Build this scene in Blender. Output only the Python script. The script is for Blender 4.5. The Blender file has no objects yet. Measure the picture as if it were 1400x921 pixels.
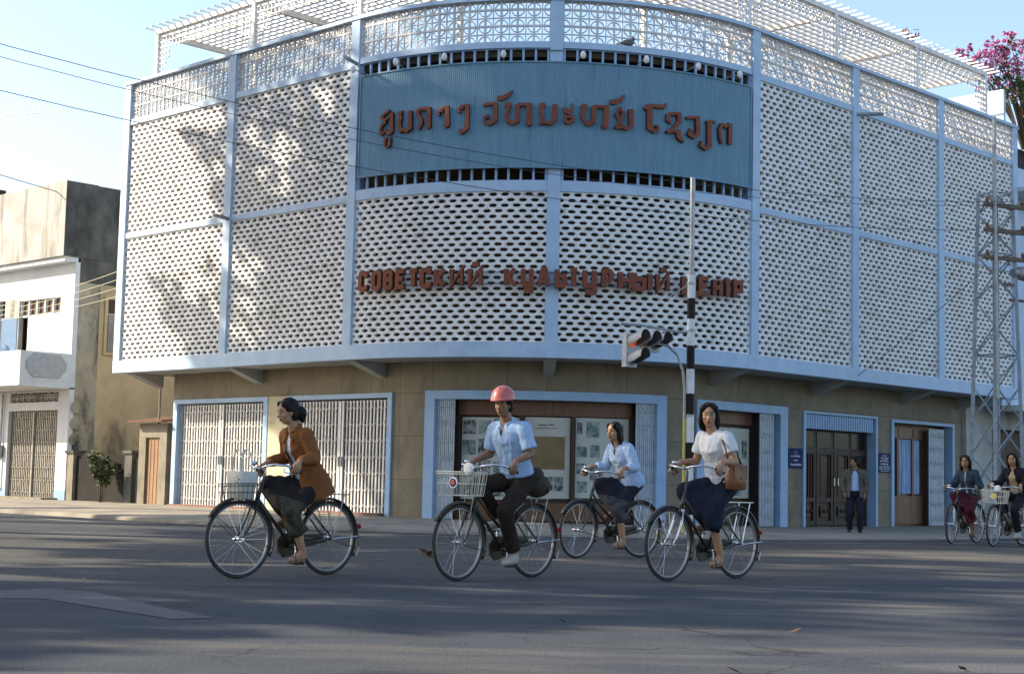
import bpy, bmesh, math, random
from math import sin, cos, pi, radians as R_, sqrt, atan2, hypot
from mathutils import Vector, Matrix
V = Vector
random.seed(7)
sc = bpy.context.scene
COL = sc.collection

# ---------------------------------------------------------------- camera
CAM_H = 0.93
cd = bpy.data.cameras.new('camera'); cam = bpy.data.objects.new('camera', cd); COL.objects.link(cam)
cd.sensor_width = 36.0; cd.lens = 2133.96/1400*36; cd.clip_start = 0.1; cd.clip_end = 4000
_p, _r = .0926, .0225
_fw = V((0, cos(_p), sin(_p))); _up = V((0, -sin(_p), cos(_p))); _rt = V((1, 0, 0))
_r2 = _rt*cos(_r)+_up*sin(_r); _u2 = -_rt*sin(_r)+_up*cos(_r)
cam.matrix_world = Matrix(((_r2.x, _u2.x, -_fw.x, 0), (_r2.y, _u2.y, -_fw.y, 0), (_r2.z, _u2.z, -_fw.z, CAM_H), (0, 0, 0, 1)))
sc.camera = cam

# ---------------------------------------------------------------- light
SUN_AZ = R_(-8.0)      # towards the sun: (-cos, -sin) in plan
SUN_EL = R_(30.0)
SKY_STRENGTH = 0.15
SUN_STRENGTH = 5.0
EXPOSURE = 1.08
to_sun = V((-cos(SUN_AZ)*cos(SUN_EL), -sin(SUN_AZ)*cos(SUN_EL), sin(SUN_EL)))
w = bpy.data.worlds.new('World'); sc.world = w; w.use_nodes = True
nt = w.node_tree; bg = nt.nodes['Background']
sky = nt.nodes.new('ShaderNodeTexSky'); sky.sky_type = 'NISHITA'; sky.sun_disc = False
sky.sun_elevation = SUN_EL; sky.sun_rotation = atan2(to_sun.x, to_sun.y)
sky.air_density = 1.0; sky.dust_density = 1.6; sky.ozone_density = 1.0
nt.links.new(sky.outputs[0], bg.inputs[0]); bg.inputs[1].default_value = SKY_STRENGTH
sl_ = bpy.data.lights.new('sun', 'SUN'); sl_.energy = SUN_STRENGTH; sl_.angle = R_(0.9); sl_.color = (1.0, .86, .66)
sun = bpy.data.objects.new('sun', sl_); COL.objects.link(sun)
sun.rotation_euler = (-to_sun).to_track_quat('-Z', 'Y').to_euler()
sc.view_settings.view_transform = 'Standard'; sc.view_settings.look = 'None'
sc.view_settings.exposure = EXPOSURE; sc.view_settings.gamma = 1.0; sc.view_settings.use_curve_mapping = False

# ---------------------------------------------------------------- materials
def mat(name, col, rough=.6, col2=None, nscale=4.0, ndetail=4, bump=0.0, bscale=30.0, metal=0.0, spec=.4, stretch=(1, 1, 1), lo=.35, hi=.65, coat=0.0, emit=0.0, trans=0.0, uvmap=False):
    m = bpy.data.materials.new(name); m.use_nodes = True
    t = m.node_tree; b = t.nodes['Principled BSDF']
    b.inputs['Roughness'].default_value = rough; b.inputs['Metallic'].default_value = metal
    b.inputs['Specular IOR Level'].default_value = spec
    b.inputs['Coat Weight'].default_value = coat
    if trans: b.inputs['Transmission Weight'].default_value = trans
    c1 = (*col, 1)
    tc = t.nodes.new('ShaderNodeTexCoord'); mp = t.nodes.new('ShaderNodeMapping')
    mp.inputs['Scale'].default_value = stretch
    t.links.new(tc.outputs['UV' if uvmap else 'Object'], mp.inputs[0])
    if col2 is None: col2 = tuple(c*.86 for c in col)
    n = t.nodes.new('ShaderNodeTexNoise'); n.inputs['Scale'].default_value = nscale; n.inputs['Detail'].default_value = ndetail
    n.inputs['Roughness'].default_value = .62
    t.links.new(mp.outputs[0], n.inputs['Vector'])
    cr = t.nodes.new('ShaderNodeValToRGB'); cr.color_ramp.elements[0].position = lo; cr.color_ramp.elements[1].position = hi
    cr.color_ramp.elements[0].color = (*col2, 1); cr.color_ramp.elements[1].color = c1
    t.links.new(n.outputs[0], cr.inputs[0]); t.links.new(cr.outputs[0], b.inputs['Base Color'])
    if emit:
        b.inputs['Emission Color'].default_value = c1; b.inputs['Emission Strength'].default_value = emit
    if bump:
        n2 = t.nodes.new('ShaderNodeTexNoise'); n2.inputs['Scale'].default_value = bscale; n2.inputs['Detail'].default_value = 3
        t.links.new(mp.outputs[0], n2.inputs['Vector'])
        bp = t.nodes.new('ShaderNodeBump'); bp.inputs['Strength'].default_value = bump; bp.inputs['Distance'].default_value = .02
        t.links.new(n2.outputs[0], bp.inputs['Height']); t.links.new(bp.outputs[0], b.inputs['Normal'])
    m['cr'] = cr.name
    return m

def add_layer(m, col, scale, lo, hi, stretch=(1, 1, 1), detail=5):
    """a second, shaped stain layer mixed over the base colour"""
    t = m.node_tree; b = t.nodes['Principled BSDF']
    src = b.inputs['Base Color'].links[0].from_socket
    tc = t.nodes.new('ShaderNodeTexCoord'); mp = t.nodes.new('ShaderNodeMapping'); mp.inputs['Scale'].default_value = stretch
    mp.inputs['Location'].default_value = (3.1, 7.7, 1.3)
    t.links.new(tc.outputs['Object'], mp.inputs[0])
    n = t.nodes.new('ShaderNodeTexNoise'); n.inputs['Scale'].default_value = scale; n.inputs['Detail'].default_value = detail
    n.inputs['Roughness'].default_value = .65
    t.links.new(mp.outputs[0], n.inputs['Vector'])
    mr = t.nodes.new('ShaderNodeMapRange'); mr.inputs['From Min'].default_value = lo; mr.inputs['From Max'].default_value = hi
    t.links.new(n.outputs[0], mr.inputs['Value'])
    mx = t.nodes.new('ShaderNodeMix'); mx.data_type = 'RGBA'
    t.links.new(mr.outputs[0], mx.inputs['Factor']); t.links.new(src, mx.inputs['A']); mx.inputs['B'].default_value = (*col, 1)
    t.links.new(mx.outputs['Result'], b.inputs['Base Color'])
    return m

M = {}
M['white_block'] = mat('white_block', (.85, .84, .83), .75, (.75, .74, .73), 7.0, bump=.1, bscale=60)
add_layer(M['white_block'], (.50, .47, .42), .9, .56, .80, (1.6, 1.6, .3))
M['white_block_grey'] = mat('white_block_grey', (.79, .78, .76), .8, (.68, .67, .65), 6.0, bump=.15, bscale=60)
M['white_block_worn'] = mat('white_block_worn', (.70, .68, .63), .85, (.56, .54, .49), 8.0, bump=.2, bscale=60)
M['lattice_block'] = mat('lattice_block', (.68, .68, .69), .8, (.56, .55, .54), 2.0)
add_layer(M['lattice_block'], (.36, .33, .29), 1.3, .58, .8, (1, 1, .5))
M['blue_paint'] = mat('blue_paint', (.44, .58, .74), .6, (.37, .50, .66), 2.5, bump=.06, bscale=50)
add_layer(M['blue_paint'], (.25, .33, .42), 1.2, .62, .82, (1, 1, .4))
M['frame_blue'] = mat('frame_blue', (.32, .46, .66), .55, (.26, .40, .59), 3.0)
M['panel_blue'] = mat('panel_blue', (.155, .29, .39), .55, (.125, .25, .345), 2.0, stretch=(6, 6, .5), spec=.35)
add_layer(M['panel_blue'], (.25, .39, .46), .7, .58, .85, (2, 2, .6))
add_layer(M['panel_blue'], (.10, .12, .13), 1.6, .60, .78, (5, 5, .35))
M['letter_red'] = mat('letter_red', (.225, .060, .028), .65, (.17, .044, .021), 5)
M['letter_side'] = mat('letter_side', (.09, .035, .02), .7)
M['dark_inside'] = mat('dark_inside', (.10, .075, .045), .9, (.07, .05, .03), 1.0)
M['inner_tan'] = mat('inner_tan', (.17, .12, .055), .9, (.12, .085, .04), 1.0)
M['soffit'] = mat('soffit', (.34, .36, .36), .85, (.26, .26, .24), 1.2)
M['white_paint'] = mat('white_paint', (.80, .80, .80), .55, (.70, .70, .68), 4.0)
M['gate_white'] = mat('gate_white', (.60, .60, .60), .45, (.52, .52, .52), 6.0, metal=.1)
M['gate_grey'] = mat('gate_grey', (.27, .26, .24), .5, (.18, .165, .14), 5.0, metal=.2)
M['gate_blue'] = mat('gate_blue', (.40, .46, .53), .45, (.31, .36, .42), 6.0, metal=.1)
M['wood_dark'] = mat('wood_dark', (.050, .024, .012), .55, (.03, .014, .007), 3.0, stretch=(6, 6, .6), bump=.1)
M['wood_brown'] = mat('wood_brown', (.15, .065, .03), .42, (.10, .042, .02), 3.0, stretch=(6, 6, .7))
M['board_white'] = mat('board_white', (.50, .50, .45), .7, (.43, .43, .38), 1.2)
M['board_tan'] = mat('board_tan', (.22, .16, .085), .8, (.16, .11, .055), 2.0)
M['photo_dark'] = mat('photo_dark', (.30, .31, .30), .4, (.03, .035, .035), 9.0, lo=.42, hi=.6)
M['photo_tint'] = mat('photo_tint', (.32, .36, .34), .4, (.05, .10, .11), 6.0, lo=.4, hi=.62)
M['glass'] = mat('glass', (.012, .012, .010), .2, spec=.2)
M['curtain'] = mat('curtain', (.34, .46, .66), .8, (.16, .24, .40), 2.2, stretch=(12, 12, .5), lo=.4, hi=.6)
M['plaque'] = mat('plaque', (.010, .020, .10), .6, spec=.15)
M['plaque_text'] = mat('plaque_text', (.75, .76, .78), .5)
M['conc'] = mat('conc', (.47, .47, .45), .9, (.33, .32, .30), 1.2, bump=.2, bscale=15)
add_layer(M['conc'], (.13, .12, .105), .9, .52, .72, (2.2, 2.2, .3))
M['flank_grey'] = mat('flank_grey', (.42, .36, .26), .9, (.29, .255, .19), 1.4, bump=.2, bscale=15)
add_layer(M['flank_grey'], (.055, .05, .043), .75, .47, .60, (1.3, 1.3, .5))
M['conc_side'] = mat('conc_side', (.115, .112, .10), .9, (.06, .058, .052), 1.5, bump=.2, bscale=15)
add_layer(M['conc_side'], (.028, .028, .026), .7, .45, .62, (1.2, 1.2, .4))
M['ochre'] = mat('ochre', (.55, .41, .235), .9, (.43, .325, .19), 1.4, bump=.15, bscale=12)
add_layer(M['ochre'], (.10, .085, .06), .55, .52, .70, (1.1, 1.1, .55))
M['white_wall'] = mat('white_wall', (.64, .65, .67), .8, (.54, .55, .57), 1.1)
add_layer(M['white_wall'], (.50, .48, .44), .8, .60, .82, (1.2, 1.2, .4))
M['pale_blue_wall'] = mat('pale_blue_wall', (.55, .66, .80), .8, (.47, .57, .71), 1.0)
M['low_wall'] = mat('low_wall', (.018, .015, .011), .95, (.006, .005, .004), 1.2, bump=.3, bscale=10, lo=.38, hi=.72)  # stained wall, with its shade worked into the near-black base colour
M['rust'] = mat('rust', (.16, .075, .04), .9, (.08, .045, .03), 4)
M['shed_conc'] = mat('shed_conc', (.25, .225, .18), .9, (.15, .135, .105), 1.8, bump=.15, bscale=14)
M['door_wood'] = mat('door_wood', (.30, .17, .09), .7, (.19, .11, .06), 2.0, stretch=(5, 5, .6))
M['shutter_blue'] = mat('shutter_blue', (.22, .36, .56), .6)
M['emblem_grey'] = mat('emblem_grey', (.42, .43, .44), .8, (.34, .35, .36), 9)
M['galv'] = mat('galv', (.36, .38, .39), .45, (.25, .26, .27), 5, metal=.55)
M['steel'] = mat('steel', (.36, .39, .43), .6, (.24, .26, .28), 6, metal=.2)
M['chrome'] = mat('chrome', (.70, .71, .72), .18, metal=.95)
M['alu'] = mat('alu', (.34, .34, .34), .35, metal=.8)
M['black_paint'] = mat('black_paint', (.012, .012, .013), .6, spec=.2)
M['pole_white'] = mat('pole_white', (.72, .73, .75), .5, (.60, .60, .61), 6)
M['yellow_pipe'] = mat('yellow_pipe', (.55, .47, .10), .5, (.42, .36, .09), 8)
M['rubber'] = mat('rubber', (.030, .029, .028), .8, (.05, .045, .04), 20)
M['brown_arm'] = mat('brown_arm', (.17, .12, .08), .7, (.10, .07, .05), 8)
M['porcelain'] = mat('porcelain', (.22, .10, .06), .25)
M['wire'] = mat('wire', (.05, .05, .055), .6)
M['wire_pale'] = mat('wire_pale', (.45, .42, .30), .6)
M['lens_red'] = mat('lens_red', (.55, .06, .02), .3, emit=.25)
M['lens_amber'] = mat('lens_amber', (.28, .12, .03), .3)
M['lens_green'] = mat('lens_green', (.02, .05, .035), .3)
M['signal_box'] = mat('signal_box', (.46, .47, .48), .5, (.37, .37, .37), 5)
M['visor'] = mat('visor', (.10, .10, .09), .55)
M['bark'] = mat('bark', (.10, .075, .05), .9, (.06, .045, .03), 6, bump=.4, bscale=12, stretch=(1, 1, .3))
M['leaf'] = mat('leaf', (.065, .10, .03), .6, (.04, .07, .02), .5)
M['leaf_dry'] = mat('leaf_dry', (.09, .10, .035), .6, (.05, .06, .025), .8)
M['bougain'] = mat('bougain', (.60, .20, .40), .6, (.50, .12, .30), 1.5)
M['orange_fl'] = mat('orange_fl', (.42, .14, .05), .6)
M['litter'] = mat('litter', (.13, .075, .04), .8)

# tiled wall (UV = metres along the facade, height)
def tiled():
    m = mat('tiled_wall', (.245, .205, .142), .75, (.185, .155, .108), 1.6, uvmap=True, bump=.1, bscale=40)
    t = m.node_tree; b = t.nodes['Principled BSDF']; src = b.inputs['Base Color'].links[0].from_socket
    tc = t.nodes.new('ShaderNodeTexCoord'); br = t.nodes.new('ShaderNodeTexBrick')
    br.offset = 0; br.inputs['Scale'].default_value = 1.0; br.inputs['Brick Width'].default_value = 1.05; br.inputs['Row Height'].default_value = .94
    br.inputs['Mortar Size'].default_value = .008; br.inputs['Color1'].default_value = (1, 1, 1, 1); br.inputs['Color2'].default_value = (.86, .87, .88, 1); br.inputs['Mortar'].default_value = (.5, .48, .45, 1)
    t.links.new(tc.outputs['UV'], br.inputs['Vector'])
    fine = t.nodes.new('ShaderNodeTexVoronoi'); fine.inputs['Scale'].default_value = 45
    t.links.new(tc.outputs['UV'], fine.inputs['Vector'])
    mr = t.nodes.new('ShaderNodeMapRange'); mr.inputs['To Min'].default_value = .80; mr.inputs['To Max'].default_value = 1.12; mr.inputs['From Max'].default_value = .8
    t.links.new(fine.outputs['Distance'], mr.inputs['Value'])
    mx = t.nodes.new('ShaderNodeMix'); mx.data_type = 'RGBA'; mx.blend_type = 'MULTIPLY'; mx.inputs['Factor'].default_value = 1
    t.links.new(src, mx.inputs['A']); t.links.new(br.outputs['Color'], mx.inputs['B'])
    vm = t.nodes.new('ShaderNodeVectorMath'); vm.operation = 'SCALE'
    t.links.new(mx.outputs['Result'], vm.inputs[0]); t.links.new(mr.outputs[0], vm.inputs['Scale'])
    t.links.new(vm.outputs[0], b.inputs['Base Color'])
    return m
M['tiled_wall'] = tiled()
add_layer(M['tiled_wall'], (.085, .07, .05), 1.1, .55, .80, (1.3, 1.3, .45))

# street: smooth asphalt near, worn stony asphalt further off, with paler dusty wear
def street():
    m = bpy.data.materials.new('street'); m.use_nodes = True
    t = m.node_tree; b = t.nodes['Principled BSDF']; L = t.links.new
    b.inputs['Roughness'].default_value = .85; b.inputs['Specular IOR Level'].default_value = .15
    tc = t.nodes.new('ShaderNodeTexCoord')
    def noise(scale, detail=4, stretch=(1, 1, 1), rough=.6, loc=(0, 0, 0)):
        mp = t.nodes.new('ShaderNodeMapping'); mp.inputs['Scale'].default_value = stretch; mp.inputs['Location'].default_value = loc
        L(tc.outputs['Object'], mp.inputs[0])
        n = t.nodes.new('ShaderNodeTexNoise'); n.inputs['Scale'].default_value = scale; n.inputs['Detail'].default_value = detail; n.inputs['Roughness'].default_value = rough
        L(mp.outputs[0], n.inputs['Vector']); return n.outputs[0]
    def rng(x, a, b_, c=0, d=1):
        r = t.nodes.new('ShaderNodeMapRange'); r.inputs['From Min'].default_value = a; r.inputs['From Max'].default_value = b_
        r.inputs['To Min'].default_value = c; r.inputs['To Max'].default_value = d; L(x, r.inputs['Value']); return r.outputs[0]
    def mix(f, a, b_):
        x = t.nodes.new('ShaderNodeMix'); x.data_type = 'RGBA'
        if isinstance(f, float): x.inputs['Factor'].default_value = f
        else: L(f, x.inputs['Factor'])
        for k, v in (('A', a), ('B', b_)):
            if isinstance(v, tuple): x.inputs[k].default_value = (*v, 1)
            else: L(v, x.inputs[k])
        return x.outputs['Result']
    def math_(op, a, b_):
        x = t.nodes.new('ShaderNodeMath'); x.operation = op
        for i, v in enumerate((a, b_)):
            if isinstance(v, (int, float)): x.inputs[i].default_value = v
            else: L(v, x.inputs[i])
        return x.outputs[0]
    base = mix(rng(noise(1.1, 6), .35, .65), (.043, .050, .060), (.062, .068, .077))
    grit = rng(noise(55, 2), .35, .7, .72, 1.3)
    sep = t.nodes.new('ShaderNodeSeparateXYZ'); L(tc.outputs['Object'], sep.inputs[0])
    wob = math_('MULTIPLY', math_('SUBTRACT', noise(.35, 4), .5), 5.0)
    yy = math_('ADD', math_('ADD', sep.outputs['Y'], wob), math_('MULTIPLY', sep.outputs['X'], -.35))
    zone = math_('MULTIPLY', math_('MULTIPLY', rng(yy, 14.6, 15.6), rng(yy, 27.0, 24.0)), .75)
    stony = mix(rng(noise(20, 3), .38, .66), (.062, .062, .060), (.128, .120, .104))
    c = mix(zone, base, stony)
    dust = math_('MULTIPLY', rng(noise(.55, 5, (.35, 1.6, 1), loc=(4, 2, 0)), .52, .74), .75)
    c = mix(dust, c, (.17, .150, .122))
    patch = math_('MULTIPLY', rng(noise(.4, 3, (.5, 1.5, 1), loc=(9, 1, 0)), .60, .64), .55)
    c = mix(patch, c, (.125, .125, .128))
    specks = rng(noise(28, 1, loc=(2, 8, 0)), .72, .76)
    c = mix(specks, c, (.05, .047, .04))
    mpv = t.nodes.new('ShaderNodeMapping'); L(tc.outputs['Object'], mpv.inputs[0])
    wv = t.nodes.new('ShaderNodeVectorMath'); wv.operation = 'ADD'; L(mpv.outputs[0], wv.inputs[0])
    nv = t.nodes.new('ShaderNodeTexNoise'); nv.inputs['Scale'].default_value = 1.5; nv.inputs['Detail'].default_value = 4; L(tc.outputs['Object'], nv.inputs['Vector'])
    L(nv.outputs['Color'], wv.inputs[1])
    vo = t.nodes.new('ShaderNodeTexVoronoi'); vo.feature = 'DISTANCE_TO_EDGE'; vo.inputs['Scale'].default_value = .42; L(wv.outputs[0], vo.inputs['Vector'])
    crack = math_('MULTIPLY', rng(vo.outputs['Distance'], .010, .003), math_('MULTIPLY', rng(noise(.5, 3, loc=(6, 6, 0)), .45, .6), .7))
    c = mix(crack, c, (.022, .022, .022))
    oil = math_('MULTIPLY', rng(noise(.9, 4, (.6, 1.4, 1), loc=(1, 11, 0)), .60, .74), .5)
    c = mix(oil, c, (.035, .036, .038))
    vm = t.nodes.new('ShaderNodeVectorMath'); vm.operation = 'SCALE'; L(c, vm.inputs[0]); L(grit, vm.inputs['Scale'])
    L(vm.outputs[0], b.inputs['Base Color'])
    h = math_('ADD', math_('MULTIPLY', noise(40, 3), math_('ADD', math_('MULTIPLY', zone, 1.1), .5)), math_('MULTIPLY', noise(2.0, 3), .8))
    bp = t.nodes.new('ShaderNodeBump'); bp.inputs['Strength'].default_value = .55; bp.inputs['Distance'].default_value = .02
    L(h, bp.inputs['Height']); L(bp.outputs[0], b.inputs['Normal'])
    return m
M['street'] = street()
M['sidewalk'] = mat('sidewalk', (.30, .265, .21), .85, (.20, .18, .15), 1.3, bump=.25, bscale=20)
add_layer(M['sidewalk'], (.13, .12, .105), .6, .5, .72)

# ---------------------------------------------------------------- object helpers
def empty(name, loc=(0, 0, 0), rz=0.0, label=None, cat=None, group=None):
    o = bpy.data.objects.new(name, None); COL.objects.link(o); o.empty_display_size = .2
    o.location = loc; o.rotation_euler = (0, 0, rz)
    return tag(o, label, cat, group)
def tag(o, label=None, cat=None, group=None, kind=None):
    if label: o['label'] = label
    if cat: o['category'] = cat
    if group: o['group'] = group
    if kind: o['kind'] = kind
    return o
def root_of(o):
    while o.parent: o = o.parent
    return o
def copy_tree(o, parent=None):
    c = o.copy(); COL.objects.link(c)
    if parent: c.parent = parent
    for ch in [x for x in KIDS.get(o.name, [])]:
        k = copy_tree(ch, c); KIDS.setdefault(c.name, []).append(k)
    return c
KIDS = {}

class MB:
    """collects polygons, then links them as ONE mesh object"""
    def __init__(s): s.v = []; s.f = []; s.m = []; s.uv = {}
    def add(s, vs, fs, mi=0, uvs=None):
        k = len(s.v); s.v += [tuple(x) for x in vs]
        for f in fs: s.f.append(tuple(i+k for i in f)); s.m.append(mi)
        if uvs:
            for i, u in enumerate(uvs): s.uv[k+i] = u
    def box(s, c, size, Rm=None, mi=0):
        hx, hy, hz = (a/2 for a in size); c = V(c)
        P = [V((x*hx, y*hy, z*hz)) for x in (-1, 1) for y in (-1, 1) for z in (-1, 1)]
        P = [c + (Rm @ p if Rm else p) for p in P]
        s.add(P, [(0, 1, 3, 2), (4, 6, 7, 5), (0, 4, 5, 1), (2, 3, 7, 6), (0, 2, 6, 4), (1, 5, 7, 3)], mi)
    def loft(s, rings, mi=0, cap=True, closed=False):
        n = len(rings[0]); vs = [p for r in rings for p in r]; fs = []
        m = len(rings)
        for i in range(m if closed else m-1):
            j = (i+1) % m
            for k in range(n):
                l = (k+1) % n; fs.append((i*n+k, i*n+l, j*n+l, j*n+k))
        if cap and not closed:
            fs.append(tuple(reversed(range(n)))); fs.append(tuple((m-1)*n+k for k in range(n)))
        s.add(vs, fs, mi)
    def tube(s, path, r, n=8, mi=0, cap=True, closed=False, flat=None):
        """round tube (flat=(a,b): a section of half sizes a along the first side axis, b along the second)"""
        path = [V(p) for p in path]; m = len(path); rings = []; up = None
        for i, p in enumerate(path):
            if closed: d = path[(i+1) % m]-path[i-1]
            else: d = path[min(i+1, m-1)]-path[max(i-1, 0)]
            d = d.normalized() if d.length > 1e-9 else V((0, 0, 1))
            if up is None:
                up = V((0, 0, 1)) if abs(d.z) < .9 else V((1, 0, 0))
            x = up.cross(d); x.normalize(); y = d.cross(x); y.normalize(); up = y
            rr = r[i] if isinstance(r, (list, tuple)) else r
            a, b = (flat if flat else (rr, rr))
            rings.append([p + x*(a*cos(2*pi*k/n)) + y*(b*sin(2*pi*k/n)) for k in range(n)])
        s.loft(rings, mi, cap, closed)
    def cyl(s, p0, p1, r, n=12, mi=0): s.tube([p0, p1], r, n, mi)
    def ellipsoid(s, c, r, Rm=None, nu=12, nv=8, mi=0):
        c = V(c); rings = []
        for j in range(1, nv):
            t = pi*j/nv
            rings.append([c + ((Rm @ q) if Rm else q) for q in [V((r[0]*sin(t)*cos(2*pi*k/nu), r[1]*sin(t)*sin(2*pi*k/nu), r[2]*cos(t))) for k in range(nu)]])
        top = c + (Rm @ V((0, 0, r[2])) if Rm else V((0, 0, r[2]))); bot = c - (Rm @ V((0, 0, r[2])) if Rm else V((0, 0, r[2])))
        vs = [p for q in rings for p in q]+[top, bot]; fs = []; a = len(vs)-2
        for i in range(len(rings)-1):
            for k in range(nu):
                l = (k+1) % nu; fs.append((i*nu+k, (i+1)*nu+k, (i+1)*nu+l, i*nu+l))
        for k in range(nu):
            l = (k+1) % nu; fs.append((a, k, l)); e = (len(rings)-1)*nu; fs.append((a+1, e+l, e+k))
        s.add(vs, fs, mi)
    def capsule(s, p0, p1, r0, r1, n=14, cap0=True, cap1=True, mi=0):
        p0, p1 = V(p0), V(p1); d = (p1-p0); L = d.length; d = d/L if L > 1e-6 else V((0, 0, 1))
        a = V((0, 0, 1)) if abs(d.z) < .9 else V((1, 0, 0)); x = a.cross(d).normalized(); y = d.cross(x)
        prof = []
        if cap0: prof += [(p0-d*r0*cos(t), r0*sin(t)) for t in (.25, .7, 1.15)]
        prof += [(p0, r0), (p1, r1)]
        if cap1: prof += [(p1+d*r1*cos(t), r1*sin(t)) for t in (1.15, .7, .25)]
        s.loft([[c + x*(r*cos(2*pi*k/n)) + y*(r*sin(2*pi*k/n)) for k in range(n)] for c, r in prof], mi)
    def prism(s, poly, fn, w0, w1, mi=0):
        """polygon (u,v) extruded between depths w0 and w1 through fn(u,v,w)"""
        n = len(poly); vs = [fn(u, v, w0) for u, v in poly]+[fn(u, v, w1) for u, v in poly]
        fs = [tuple(range(n)), tuple(range(2*n-1, n-1, -1))]+[(k, n+k, n+(k+1) % n, (k+1) % n) for k in range(n)]
        s.add(vs, fs, mi)
    def build(s, name, mats, parent=None, smooth=False, local=False):
        off = V((0, 0, 0))
        if parent is not None and not local: off = root_of(parent).location
        me = bpy.data.meshes.new(name)
        me.from_pydata([(p[0]-off[0], p[1]-off[1], p[2]-off[2]) for p in s.v], [], s.f)
        if not isinstance(mats, (list, tuple)): mats = [mats]
        for m in mats: me.materials.append(M[m] if isinstance(m, str) else m)
        me.polygons.foreach_set('material_index', s.m)
        if s.uv:
            uvl = me.uv_layers.new(name='UVMap')
            for l in me.loops: uvl.data[l.index].uv = s.uv.get(l.vertex_index, (0, 0))
        bm = bmesh.new(); bm.from_mesh(me); bmesh.ops.recalc_face_normals(bm, faces=bm.faces); bm.to_mesh(me); bm.free()
        if smooth: me.polygons.foreach_set('use_smooth', [True]*len(me.polygons))
        me.update()
        o = bpy.data.objects.new(name, me); COL.objects.link(o)
        if parent is not None:
            o.parent = parent; KIDS.setdefault(parent.name, []).append(o)
        return o

# ---------------------------------------------------------------- the facade curve: straight wing, rounded corner, straight wing
FX, FY, FR, TL, TR = .7844, 38.4529, 6.3003, -.7639, .7942
SL, SR = FR*TL, FR*TR
def P(s, o, z):
    """s metres along the facade (0 at the corner), o metres out from it, z up"""
    if s < SL: th, e = TL, s-SL
    elif s > SR: th, e = TR, s-SR
    else: th, e = s/FR, 0.0
    n = (sin(th), -cos(th))
    return V((FX+n[0]*(FR+o)+cos(th)*e, FY+n[1]*(FR+o)+sin(th)*e, z))
def ssplit(s0, s1, step=.22):
    pts = [s0]
    for b in (SL, SR):
        if s0 < b < s1: pts.append(b)
    a, b = max(s0, SL), min(s1, SR)
    if b > a:
        k = max(1, int((b-a)/step)); pts += [a+(b-a)*i/k for i in range(1, k)]
    pts.append(s1)
    return sorted(set(round(x, 5) for x in pts))
def fbar(mb, s0, s1, o0, o1, z0, z1, mi=0, step=.22, z0b=None, z1b=None):
    ss = ssplit(s0, s1, step); rings = []; k = len(mb.v); uvs = []
    for q in ss:
        t = (q-s0)/(s1-s0) if s1 > s0 else 0
        za = z0 if z0b is None else z0+(z0b-z0)*t; zb = z1 if z1b is None else z1+(z1b-z1)*t
        rings.append([P(q, o0, za), P(q, o1, za), P(q, o1, zb), P(q, o0, zb)]); uvs += [(q, za), (q, za), (q, zb), (q, zb)]
    mb.loft(rings, mi)
    for i, u in enumerate(uvs): mb.uv[k+i] = u
def zs(s):  # the pavement falls gently from left to right
    return min(.15, max(.02, .15-.0075*max(0, s+8)))

# ---------------------------------------------------------------- ground, road, pavement
def sheet(name, pts, m, kind='structure'):
    mb = MB(); mb.add(pts, [tuple(range(len(pts)))]); o = mb.build(name, m); return tag(o, kind=kind)
sheet('ground', [(-900, -300, -.004), (900, -300, -.004), (900, 1500, -.004), (-900, 1500, -.004)], 'sidewalk')
sheet('road', [(-120, -60, 0), (120, -60, 0), (120, 70, 0), (-120, 70, 0)], 'street')
mb = MB(); KO = 4.6
ss = [-60, -40, -25, -18, -14, -11, -8, -6.4]+ssplit(SL, SR, .5)+[7, 9, 12, 15, 18, 22, 30, 45]
ss = sorted(set(ss)); rings = []
for q in ss:
    z = zs(q); rings.append([P(q, -9, z) if not (SL < q < SR) else P(q, -4, z), P(q, KO-1.6, z), P(q, KO-.05, z*.55), P(q, KO, z*.4), P(q, KO+.02, -.02)])
vs = [p for r in rings for p in r]; fs = []
for i in range(len(rings)-1):
    for k in range(4): fs.append((i*5+k, i*5+k+1, (i+1)*5+k+1, (i+1)*5+k))
mb.add(vs, fs); tag(mb.build('pavement', 'sidewalk'), kind='structure')
M['patch'] = mat('patch', (.088, .090, .094), .85, (.066, .07, .076), 3.0, bump=.3, bscale=40)
# worn pale edge line painted along the kerb
mb = MB(); rings = []
for q in ss:
    rings.append([P(q, KO+1.25, .004), P(q, KO+1.42, .004)])
vs = [p for r in rings for p in r]; fs = [(2*i, 2*i+1, 2*i+3, 2*i+2) for i in range(len(rings)-1)]
M['worn_line'] = mat('worn_line', (.30, .28, .24), .8, (.10, .10, .10), 1.4, lo=.40, hi=.62)
mb.add(vs, fs); tag(mb.build('edge_line', 'worn_line'), kind='structure')

sheet('road_patch', [(x, y, .004) for x, y in ((-3.98, 12.2), (-3.69, 12.6), (-3.2, 12.3), (-2.5, 11.2), (-1.9, 10.35), (-2.15, 10.2), (-2.75, 10.85), (-3.4, 11.6), (-3.8, 11.5))], 'patch')

# ---------------------------------------------------------------- the cultural centre
BC = V((.8, 38, 0))
bld = empty('cultural_centre', BC, 0, 'large white breeze block building curving round the street corner, with blue trim', 'building')
SC = [-13.94, -9.37, -4.815, .02, 5.0, 9.07, 13.13, 17.20]          # the mullions
ZB, ZG, ZM, ZP, ZT = 3.5, 3.81, 7.05, 10.03, 11.11
WO = -1.1
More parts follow.
